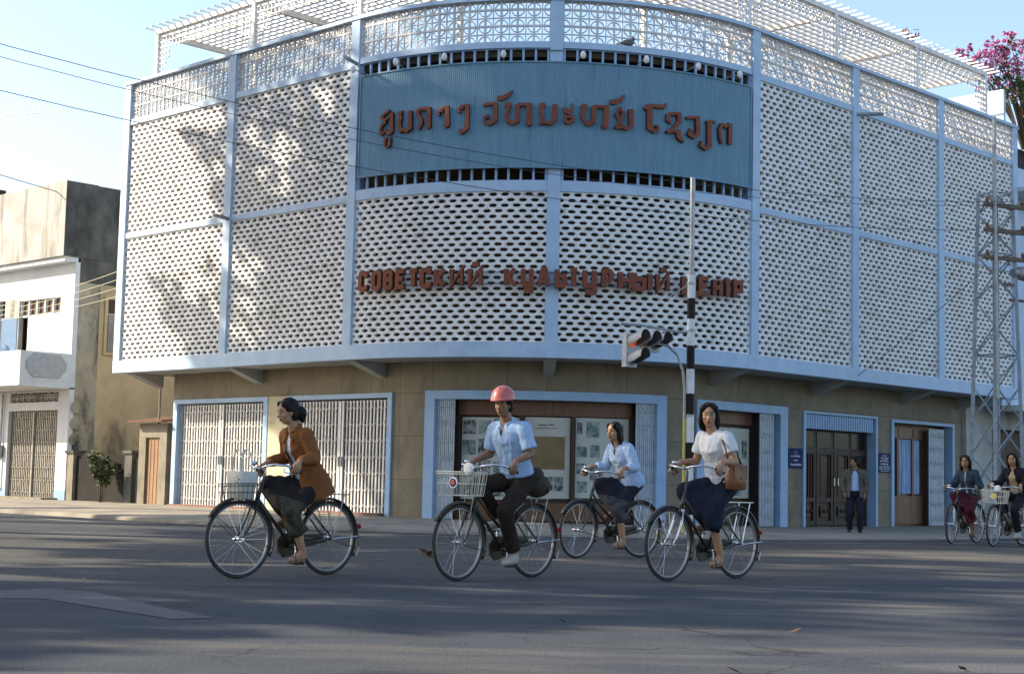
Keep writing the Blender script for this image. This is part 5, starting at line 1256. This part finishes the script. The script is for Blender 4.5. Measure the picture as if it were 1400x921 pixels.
    for s in (1, -1):
        B.ellipsoid(h(.0775, s*.031, .012), (.010, .0155, .0065), Hm @ Matrix.Rotation(s*.35, 3, 'Z'), 10, 7, 2)
        B.ellipsoid(h(.0835, s*.0305, .0125), (.0062, .0078, .0062), Hm, 8, 6, 1)
        B.tube([h(.088, s*.014, .033), h(.088, s*.030, .038), h(.076, s*.050, .033)], .0030, 5, 1)
        B.tube([h(.088, s*.016, .019), h(.088, s*.030, .021), h(.076, s*.047, .014)], .0025, 5, 1)
    B.tube([h(.074, .024, -.0655), h(.089, .010, -.0615), h(.091, 0, -.063), h(.089, -.010, -.0615), h(.074, -.024, -.0655)], [.003, .006, .006, .006, .003], 6, 3)
    B.tube([h(.076, .018, -.070), h(.088, 0, -.073), h(.076, -.018, -.070)], [.003, .0065, .003], 6, 3)
    body = B.build('body', [S.get('skin', 'skin'), 'eye', 'eyewhite', 'lip'], root, True, True)
    # hair
    hr = MB(); st = S['hair']
    if st != 'none':
        hr.ellipsoid(h(-.026, 0, .034), (.095, .086, .100), Hm, 20, 12); hr.ellipsoid(h(-.045, 0, -.02), (.070, .083, .085), Hm, 16, 10)
        for s in (1, -1): hr.capsule(h(.040, s*.052, .082), h(-.005, s*.078, .02), .030, .024, 10)
        if st == 'bun':
            hr.ellipsoid(h(-.125, .01, -.035), (.055, .06, .07), Hm, 14, 9); hr.capsule(h(-.08, 0, 0), h(-.12, .01, -.03), .05, .05); hr.capsule(h(-.125, .015, -.07), h(-.125, .02, -.11), .045, .02)
        if st == 'long':
            hr.capsule(h(-.06, 0, -.03), head+Hm @ V((-.095, 0, -.16)), .075, .065); hr.capsule(head+Hm @ V((-.095, 0, -.16)), head+Hm @ V((-.15, 0, -.36)), .060, .035)
            for s in (1, -1): hr.capsule(h(-.02, s*.07, -.02), h(-.06, s*.065, -.17), .028, .022)
        if st in ('bob', 'wavy'):
            L = -.13 if st == 'bob' else -.16
            for s in (1, -1):
                hr.capsule(h(-.01, s*.078, .02), h(-.02, s*.084, L*.6), .026, .028); hr.capsule(h(-.02, s*.084, L*.6), h(-.035, s*.078, L), .028, .020); hr.ellipsoid(h(.035, s*.066, .07), (.032, .030, .036), Hm)
            hr.capsule(h(-.07, .04, -.03), h(-.075, .045, L), .055, .04); hr.capsule(h(-.07, -.04, -.03), h(-.075, -.045, L), .055, .04)
            hr.ellipsoid(h(.01, 0, .105), (.06, .07, .028), Hm)
        if st == 'short':
            for s in (1, -1): hr.capsule(h(-.015, s*.074, .02), h(-.02, s*.074, -.03), .020, .014)
            hr.ellipsoid(h(.035, 0, .095), (.045, .062, .024), Hm)
        vs, fs = solid(hr, .009, 3); vs = wrinkle(vs, fs, .007, 26, 1.1, (1, 1, .3)); H_ = MB(); H_.add(vs, fs); H_.build('hair', 'hair', root, True, True)
    if S.get('helmet'):
        hm = MB(); rings = []
        for z, rr in ((.045, 1.10), (.052, 1.12), (.075, 1.06), (.11, .98), (.145, .80), (.170, .52), (.182, .22)): rings.append([h(-.012+.128*rr*cos(2*pi*q/24)*1.03, .108*rr*sin(2*pi*q/24), z) for q in range(24)])
        hm.loft(rings)
        rings = []
        for x in range(9):
            a = -pi*.42+pi*.84*x/8; rings.append([h(-.012+.140*cos(a), .118*sin(a), .050), h(-.012+(.140+.045*cos(a)**2)*cos(a), .120*sin(a), .040), h(-.012+(.140+.045*cos(a)**2)*cos(a), .120*sin(a), .046), h(-.012+.138*cos(a), .116*sin(a), .060)])
        hm.loft(rings); hm.tube([h(-.13, 0, .11), h(-.09, 0, .158), h(-.01, 0, .178), h(.07, 0, .158), h(.105, 0, .11)], .010, 6)
        hm.build('helmet', 'helmet_pink', root, True, True)
    # clothes
    c = S['top']
    def sleeves(mb, frac, d0, d1):
        for i in (0, 1):
            if frac <= 1:
                e = SHO[i].lerp(ELB[i], frac); mb.capsule(SHO[i], e, .052*k+d0, .047*k+d1, 16, True, False)
            else:
                e = ELB[i].lerp(J['wrist'][i], frac-1); mb.capsule(SHO[i], ELB[i], .052*k+d0, .044*k+d0*.8, 16); mb.capsule(ELB[i], e, .044*k+d0*.8, .034*k+d1, 16, True, False)
    mb = MB(); torso(mb, c['hem'], .955, c.get('d', .012), c.get('flare', 0)); sleeves(mb, c['sleeve'], c.get('d', .012), c.get('dc', .012))
    for i in (0, 1): mb.capsule(hip+u*(TL_*.90)+lat*((1, -1)[i]*.05), SHO[i]+u*.0, .055*k+c.get('d', .012)*.6, .050*k+c.get('d', .012))
    vs, fs = solid(mb, .010, 3); vs = wrinkle(vs, fs, c.get('wr', .008), 12, len(label_of(root))*.7)
    if c.get('open'):
        gap = c['open']
        def keep(f):
            q = V((0, 0, 0))
            for i in f: q += V(vs[i])
            q = q/len(f)-hip; t = q.dot(u)/TL_; y = abs(q.dot(lat)); f_ = q.dot(fwd)
            return not (f_ > .02 and y < gap[0]+(gap[1]-gap[0])*max(0, min(1, (1-t)/1.1)) and t < 1.0)
        fs = [f for f in fs if keep(f)]
    if c.get('vneck'):
        def keepv(f):
            q = V((0, 0, 0))
            for i in f: q += V(vs[i])
            q = q/len(f)-hip; t = q.dot(u)/TL_; return not (q.dot(fwd) > .02 and t > .80 and abs(q.dot(lat)) < .045*(t-.80)/.15)
        fs = [f for f in fs if keepv(f)]
    T_ = MB(); T_.add(vs, fs); gname = c['name']; top = T_.build(gname, c['m'], root, True, True)
    if c.get('inner'):
        mb = MB(); torso(mb, .02, .95, .004); vs, fs = solid(mb, .011, 3); T_ = MB(); T_.add(vs, fs); T_.build('shirt', c['inner'], root, True, True)
    # collar
    if c.get('collar'):
        mb = MB(); base = hip+u*(TL_*.985)
        for s in (1, -1):
            pts = []
            for q in range(8):
                a = -pi/2-.1+(pi-.25)*q/7; pts.append(base+lat*(s*.074*cos(a))+fwd*(.072*sin(a)-.004)+u*(.014-.030*max(0, sin(a))))
            mb.tube(pts, .02, 6, flat=(.010, .026))
            e = pts[-1]; mb.tube([e+u*.006, e-u*.075+lat*(s*.045)+fwd*.045], .02, 6, flat=(.008, .024))
        mb.build('collar', c['collar'] if isinstance(c['collar'], str) else c['m'], top, True, True)
    if c.get('pocket'):
        mb = MB(); pc = hip+u*(TL_*.66)+lat*.07+fwd*(.124); mb.box(pc, (.008, .075, .085), Matrix((fwd, lat, u)).transposed()); mb.build('pocket', c['m'], top, False, True)
    if c.get('buttons'):
        mb = MB()
        for q in range(5): mb.ellipsoid(hip+u*(TL_*(.2+.15*q))+fwd*(.113+.014*(q > 1)), (.006, .006, .006), nu=6, nv=4)
        mb.build('buttons', 'pole_white', top, False, True)
    bt = S['bottom']; mb = MB()
    if bt['kind'] == 'trousers':
        torso(mb, -.14, .08, .013)
        for i in (0, 1):
            mb.capsule(HIPJ[i], KNE[i], .093*k, .074*k, 16); e = KNE[i].lerp(J['ankle'][i], .90); mb.capsule(KNE[i], e, .072*k, .062*k, 16, True, False)
        vs, fs = solid(mb, .011, 3); vs = wrinkle(vs, fs, .009, 10, 3.3); X = MB(); X.add(vs, fs); X.build('trousers', bt['m'], root, True, True)
        mb = MB(); torso(mb, .055, .105, .0165); vs, fs = solid(mb, .009, 1); X = MB(); X.add(vs, fs); X.build('belt', 'saddle', root, True, True)
    else:
        torso(mb, -.16, .14, .014)
        mk = (KNE[0]+KNE[1])/2; mh = hip-u*.03; end = bt.get('len', .55)
        hemp = [KNE[i].lerp(J['ankle'][i], end) for i in (0, 1)]; mhm = (hemp[0]+hemp[1])/2
        for i in (0, 1):
            mb.capsule(HIPJ[i], KNE[i], .094*k, .074*k, 16); mb.capsule(KNE[i], hemp[i]+V((-.01, 0, 0)), .074*k, bt.get('hr', .092)*k, 16, True, False)
        for t in (.35, .55, .75, .92):
            a_, b_ = HIPJ[0].lerp(KNE[0], t), HIPJ[1].lerp(KNE[1], t); mb.capsule(a_, b_, .060*k, .060*k, 12)
        for t in (.12, .3, .5, .7, .9):
            a_, b_ = KNE[0].lerp(hemp[0], t), KNE[1].lerp(hemp[1], t); mb.capsule(a_, b_, .070*k, .070*k, 12)
        vs, fs = solid(mb, .011, 3); vs = wrinkle(vs, fs, .010, 9, len(label_of(root))*.3)
        if bt.get('hang'):
            vs = [(x+.02*sin(z*30+y*22)*max(0, min(1, (hip.z-z)*2.2)), y+.012*sin(x*35+z*14)*max(0, min(1, (hip.z-z)*2.2)), z) for x, y, z in vs]
        X = MB(); zh = mhm.z+bt.get('band', 0)
        for v_ in (vs,): X.v = list(vs)
        for f in fs:
            zz = sum(vs[i][2] for i in f)/len(f); xx = sum(vs[i][0] for i in f)/len(f)
            kn = mk.lerp(mhm, .0)
            X.f.append(f); X.m.append(1 if (bt.get('band') and zz < zh+.05*sin(xx*9)) else 0)
        X.build('skirt', [bt['m'], bt.get('m2', bt['m'])], root, True, True)
    if S.get('shoe'):
        for i in (0, 1):
            mb = MB(); toe, heel, an = J['toe'][i], J['heel'][i], J['ankle'][i]
            if S['shoe'] == 'sandal':
                d = (toe-heel); mb.capsule(heel+V((-.015, 0, -.032)), toe+V((.015, 0, -.026)), .012, .012, 8)
                mb.capsule(heel+V((0, .018, -.032)), toe+V((0, .022, -.026)), .012, .012, 8); mb.capsule(heel+V((0, -.018, -.032)), toe+V((0, -.022, -.026)), .012, .012, 8)
                c_ = heel.lerp(toe, .75); mb.tube([c_+V((0, .036, -.02)), c_+V((0, .02, .026)), c_+V((0, -.02, .026)), c_+V((0, -.036, -.02))], .009, 6)
                mb.build('sandal', 'sole', root, True, True)
            else:
                mb.capsule(heel, toe, .042, .034); mb.capsule(an+V((0, 0, -.01)), heel, .044, .041); mb.capsule(an, heel.lerp(toe, .55), .043, .036); vs, fs = solid(mb, .011, 2)
                X = MB(); X.add(vs, fs); X.build('shoe', S['shoe'], root, True, True)
    return dict(SHO=SHO, KNE=KNE, u=u, lat=lat, fwd=fwd, hip=hip, TL=TL_, body=body)

def hand_on_bar(G, gd, elbow_dir, up, k=1.0):
    """a hand closed round a bar at G; gd runs along the bar, towards the little finger or thumb"""
    f = (elbow_dir-gd*elbow_dir.dot(gd)); f.z *= .4; f.normalize()
    up = (up-gd*up.dot(gd)-f*up.dot(f)).normalized()
    palm = G+up*.030-f*.030; wrist = palm-f*.062+up*.010
    fing = []
    for q, L in zip((-1.5, -.5, .5, 1.5), (.94, 1.05, 1.0, .84)):
        o_ = gd*(q*.0195)
        fing.append(([palm+o_-f*.005+up*.002, G+o_+up*.030+f*.016*L, G+o_+f*.038*L+up*.004, G+o_+f*.026*L-up*.026, G+o_-f*.002-up*.030], .0102, .0080))
    fing.append(([palm+gd*.030-f*.02, palm+gd*.046+f*.012-up*.022, G+gd*.040+f*.004-up*.030], .0115, .009))
    R = Matrix((f, gd, up)).transposed()
    return dict(palm=palm, R=R, fingers=fing), wrist
def rider(bk, label, S, hip, neck, head, yaw=0, pitch=0, l1=.43, l2=.42):
    b0 = bk['root']; r = empty('person', b0.location, b0.rotation_euler[2], label, 'person', 'cyclists crossing the junction')
    hip, neck, head = V(hip), V(neck), V(head)
    J = dict(hip=hip, neck=neck, head=head, yaw=yaw, pitch=pitch, l1=l1, l2=l2, ankle=[], toe=[], heel=[], kpole=[], epole=[], wrist=[], grip=[])
    for i in (0, 1):
        s = (1, -1)[i]; p = bk['pedals'][i]; z = p.z+.045
        drop = .0 if i == 0 else .02
        J['toe'].append(V((p.x+.085, s*.135, z-.006))); J['heel'].append(V((p.x-.085, s*.118, z+.012+drop))); J['ankle'].append(V((p.x-.075, s*.118, z+.062+drop)))
        J['kpole'].append(V((1, s*.10, .35))); J['epole'].append(V((-.45, s*.30, -.85)))
        sh = hip+(neck-hip)*.88+V((0, s*.16, 0)); G = bk['grips'][i]
        h_, w_ = hand_on_bar(G, bk['gdir'][i]*(-1 if i == 0 else -1), (G-sh), V((0, 0, 1))); J['grip'].append(h_); J['wrist'].append(w_)
    return r, person(r, J, S)

# --- woman in the rust jacket
fabric('jacket_rust', (.25, .095, .030), (.17, .062, .019), 4); fabric('white_cotton', (.66, .67, .68), (.56, .57, .60), 4); fabric('skirt_black', (.014, .012, .013), (.022, .018, .018), 6)
fabric('skirt_olive', (.068, .062, .042), (.030, .028, .020), 14, lo=.40, hi=.6); fabric('shirt_sky', (.36, .50, .70), (.28, .41, .62), 4); fabric('trousers_brown', (.030, .019, .015), (.02, .012, .010), 5)
fabric('shirt_pale', (.42, .53, .72), (.34, .46, .66), 4); fabric('skirt_navy', (.016, .018, .028), (.010, .011, .018), 5); fabric('skirt_denim', (.015, .020, .036), (.008, .011, .022), 4)
fabric('denim', (.040, .068, .10), (.022, .038, .062), 7); fabric('skirt_red', (.115, .016, .024), (.030, .010, .020), 16, lo=.42, hi=.58); fabric('jacket_black', (.016, .016, .022), (.010, .010, .014), 5)
fabric('blouse_beige', (.40, .31, .19), (.30, .22, .13), 6); fabric('jacket_grey', (.105, .10, .085), (.075, .072, .062), 6); fabric('trousers_navy', (.014, .016, .030), (.010, .011, .02), 5)
fabric('skirt_grey', (.07, .075, .08), (.03, .032, .036), 12); M['helmet_pink'] = mat('helmet_pink', (.50, .12, .09), .28, (.42, .095, .07), 5, spec=.5, coat=.3)
M['bag_white'] = mat('bag_white', (.62, .60, .54), .6, (.52, .50, .45), 4, bump=.2, bscale=12); M['bag_brown'] = mat('bag_brown', (.20, .075, .028), .38, (.12, .045, .018), 5, bump=.3, bscale=14)
M['bag_olive'] = mat('bag_olive', (.055, .048, .03), .8, (.035, .03, .02), 6, bump=.4, bscale=14); M['bag_yellow'] = mat('bag_yellow', (.34, .30, .05), .7, (.25, .22, .04), 6, bump=.3, bscale=14)
M['strap_dark'] = mat('strap_dark', (.05, .028, .018), .6); M['bag_flower'] = mat('bag_flower', (.40, .13, .08), .7)

def worldpt(bk, p): return bk['root'].matrix_basis @ V(p)
def local_thing(bk, name, label, cat, at):
    e = empty(name, bk['root'].location, bk['root'].rotation_euler[2], label, cat); return e

b1 = bicycle('black bicycle with a dark wire basket holding a white bag, leftmost of all', (-2.46, 14.40), R_(48), R_(-5), 1.0, .80, 'enamel_olive', 'dark', True, False)
r1, p1 = rider(b1, 'woman in a rust orange jacket cycling at the left, dark hair tied back', dict(hair='bun', skin='skin', top=dict(name='jacket', m='jacket_rust', hem=-.26, sleeve=1.92, d=.022, dc=.016, flare=.045, open=(.028, .055), inner='white_cotton', collar=True),
   bottom=dict(kind='skirt', m='skirt_black', m2='skirt_olive', len=.52, band=.15, hang=True), shoe='sandal', k=.98), (-.27, 0, .885), (-.045, 0, 1.385), (.035, 0, 1.545), R_(-18), R_(12))
tb = local_thing(b1, 'tote_bag', 'white handled bag with a small red flower, standing in the leftmost bicycle basket', 'bag', None)
mb = MB(); rings = []
for z, hx, hy in ((.715, .075, .105), (.73, .09, .12), (.85, .10, .135), (.96, .105, .15), (.975, .10, .148)): rings.append([V((.55+hx*math.copysign(abs(cos(2*pi*q/20))**.6, cos(2*pi*q/20)), hy*math.copysign(abs(sin(2*pi*q/20))**.6, sin(2*pi*q/20)), z)) for q in range(20)])
mb.loft(rings); mb.build('bag_body', 'bag_white', tb, True, True)
for x in (.50, .60):
    mb = MB(); mb.tube([(x, -.08, .965), (x, -.075, 1.08), (x, -.03, 1.17), (x, .03, 1.17), (x, .075, 1.08), (x, .08, .965)], .008, 6); mb.build('handle', 'bag_white', tb, True, True)
mb = MB()
for q in range(5): a = 2*pi*q/5; mb.ellipsoid((.62+.026*cos(a)*0, .05+.026*cos(a), .90+.026*sin(a)), (.036, .018, .018), nu=8, nv=6)
mb.build('flower_print', 'bag_flower', tb, False, True)

b2 = bicycle('bicycle with a pale wire basket carrying a round badge, ridden by the helmeted man', (-.46, 14.72), R_(49), R_(1), 1.055, .87, 'enamel_olive', 'white', True, True, False)
r2, p2 = rider(b2, 'man in a pink helmet and light blue short sleeved shirt riding a bicycle', dict(male=True, hair='short', helmet=True, skin='skin_dark', top=dict(name='shirt', m='shirt_sky', hem=.06, sleeve=.80, d=.020, dc=.024, collar=True, pocket=True, buttons=True, vneck=True),
   bottom=dict(kind='trousers', m='trousers_brown'), shoe='shoe_pale', k=1.06), (-.28, 0, .97), (-.10, 0, 1.513), (-.03, 0, 1.68), R_(16), R_(6))
sg2 = local_thing(b2, 'satchel', 'dark olive bag strapped on the rack behind the helmeted man', 'bag', None)
mb = MB(); mb.ellipsoid((-.56, 0, .90), (.15, .15, .12), nu=16, nv=10); mb.ellipsoid((-.50, .02, 1.0), (.09, .11, .09)); vs, fs = solid(mb, .015, 3); X = MB(); X.add(vs, fs); X.build('bag_body', 'bag_olive', sg2, True, True)
mb = MB(); mb.tube([(-.56, -.153, .83), (-.57, -.12, .97), (-.57, 0, 1.03), (-.57, .12, .97), (-.56, .153, .83)], .01, 6); mb.build('strap', 'strap_dark', sg2, True, True)

b3 = bicycle('black bicycle with bare chrome handlebars, ridden by the woman in the pale blue blouse', (.87, 19.65), R_(39), R_(9), 1.07, .86, 'enamel_black', None, True, False)
r3, p3 = rider(b3, 'woman in a pale blue long sleeved blouse cycling, long dark hair down her back', dict(hair='long', skin='skin', top=dict(name='blouse', m='shirt_pale', hem=-.10, sleeve=1.62, d=.026, dc=.018, flare=.02, collar=True, vneck=True),
   bottom=dict(kind='skirt', m='skirt_navy', m2='skirt_grey', len=.42, band=.13, hang=True), shoe='sandal', k=1.02), (-.34, 0, .965), (-.12, 0, 1.44), (-.035, 0, 1.60), R_(2), R_(2))

b4 = bicycle('chromed black bicycle ridden by the woman with the brown bag, front wheel nearest the camera', (1.58, 15.45), R_(44), R_(1), 1.10, .89, 'enamel_black', None, 'chrome', False)
r4, p4 = rider(b4, 'woman in a white short sleeved blouse and dark blue skirt, cycling with a shoulder bag', dict(hair='bob', skin='skin', top=dict(name='blouse', m='white_cotton', hem=-.02, sleeve=.62, d=.020, dc=.026, collar=False, buttons=True),
   bottom=dict(kind='skirt', m='skirt_denim', m2='skirt_denim', len=.30, band=0, hang=True), shoe='sandal', k=1.05), (-.27, 0, .985), (-.115, 0, 1.485), (-.055, 0, 1.65), R_(36), R_(4))
hb = local_thing(b4, 'shoulder_bag', 'brown leather shoulder bag hanging at the side of the woman in white', 'bag', None)
mb = MB(); rings = []
for z, hx, hy in ((.90, .10, .045), (.915, .125, .06), (1.0, .135, .065), (1.10, .125, .055), (1.15, .115, .035), (1.16, .10, .03)): rings.append([V((-.15+hx*math.copysign(abs(cos(2*pi*q/20))**.6, cos(2*pi*q/20)), .275+hy*math.copysign(abs(sin(2*pi*q/20))**.6, sin(2*pi*q/20)), z)) for q in range(20)])
mb.loft(rings); mb.build('bag_body', 'bag_brown', hb, True, True)
mb = MB(); mb.box((-.15, .335, 1.08), (.20, .014, .14)); mb.cyl((-.15, .34, 1.02), (-.15, .35, 1.02), .012, 8); mb.build('flap', 'bag_brown', hb, False, True)
mb = MB(); s0 = p4['SHO'][0]; mb.tube([(-.05, .27, 1.14), (-.03, .235, 1.30), (s0.x+.07, s0.y-.005, s0.z-.02), (s0.x+.02, s0.y-.045, s0.z+.075), (s0.x-.06, s0.y-.02, s0.z+.02), (-.20, .235, 1.28), (-.25, .27, 1.14)], .008, 6, flat=(.011, .005)); mb.build('strap', 'strap_dark', hb, True, True)

b5 = bicycle('bicycle with wide chrome handlebars ridden by the girl in the denim jacket', (8.02, 28.4), R_(50), R_(8), .98, .80, 'enamel_black', None, True, False)
r5, p5 = rider(b5, 'woman in a denim jacket and dark red patterned skirt cycling at the right', dict(hair='wavy', skin='skin_dark', voxel=.011, top=dict(name='jacket', m='denim', hem=-.06, sleeve=1.85, d=.022, dc=.016, open=(.02, .02), inner='white_cotton', collar=True),
   bottom=dict(kind='skirt', m='skirt_red', m2='skirt_red', len=.5, band=0, hang=True), shoe='sandal', k=1.0), (-.27, 0, .885), (-.11, 0, 1.335), (-.05, 0, 1.487), R_(10), R_(4))
b6 = bicycle('bicycle with headlight and pale basket bearing a yellow disc, at the right edge', (8.47, 27.4), R_(45), R_(8), 1.02, .82, 'enamel_black', 'white', True, 'y')
r6, p6 = rider(b6, 'person in an open black jacket over a beige blouse cycling at the right edge', dict(hair='bob', skin='skin', voxel=.011, top=dict(name='jacket', m='jacket_black', hem=-.15, sleeve=1.9, d=.022, dc=.016, flare=.03, open=(.06, .11), inner='blouse_beige', collar=True),
   bottom=dict(kind='trousers', m='jacket_black'), shoe='shoe_pale', k=1.02), (-.31, 0, .905), (-.205, 0, 1.37), (-.15, 0, 1.53), R_(10), R_(4))
yb = local_thing(b5, 'bundle', 'yellowish green bag on the rack of the bicycle with the denim jacketed rider', 'bag', None)
mb = MB(); mb.ellipsoid((-.52, 0, .89), (.17, .15, .11), nu=16, nv=10); mb.ellipsoid((-.45, .05, .95), (.08, .09, .07)); vs, fs = solid(mb, .018, 3); X = MB(); X.add(vs, fs); X.build('bag_body', 'bag_yellow', yb, True, True)
mb = MB(); mb.tube([(-.52, -.155, .82), (-.52, -.1, .985), (-.52, .1, .985), (-.52, .155, .82)], .008, 6); mb.build('cord', 'strap_dark', yb, True, True)

# --- the man standing at the kerb in front of the entrance
def standing(loc, heading, label, S, H=1.62):
    r = empty('person', loc, heading, label, 'person'); k = H/1.62
    J = dict(hip=V((0, 0, .86*k)), neck=V((-.01, 0, 1.345*k)), head=V((.02, 0, 1.50*k)), yaw=R_(-62), pitch=R_(2), l1=.41, l2=.40, ankle=[], toe=[], heel=[], kpole=[], epole=[], wrist=[], grip=[])
    for i in (0, 1):
        s = (1, -1)[i]; y = s*.105
        J['ankle'].append(V((-.01, y, .075))); J['heel'].append(V((-.03, y, .038))); J['toe'].append(V((.13, y+s*.03, .032))); J['kpole'].append(V((1, s*.1, 0))); J['epole'].append(V((-.7, s*.8, 0)))
        W_ = V((.06, s*.205, .86*k)); pl = V((.09, s*.195, .80*k)); J['wrist'].append(W_)
        fg = [([pl+V((q*.018, s*.004, -.01)), pl+V((q*.018+.008, -s*.004, -.05)), pl+V((q*.018+.004, -s*.016, -.082))], .0098, .0075) for q in (-1.5, -.5, .5, 1.5)]
        fg.append(([pl+V((.03, 0, .02)), pl+V((.052, -s*.01, -.01)), pl+V((.050, -s*.016, -.04))], .011, .0085))
        J['grip'].append(dict(palm=pl, R=Matrix(((1, 0, 0), (0, .6, 0), (0, 0, 1.7))), fingers=fg))
    return r, person(r, J, S)
standing((7.20, 32.6, .004), pi+R_(78), 'man in an open grey jacket and light blue shirt standing before the entrance', dict(male=True, hair='short', skin='skin_dark', voxel=.011, top=dict(name='jacket', m='jacket_grey', hem=-.2, sleeve=1.9, d=.022, dc=.016, flare=.05, open=(.06, .10), inner='shirt_sky', collar='jacket_grey'), bottom=dict(kind='trousers', m='trousers_navy'), shoe='saddle', k=.98))
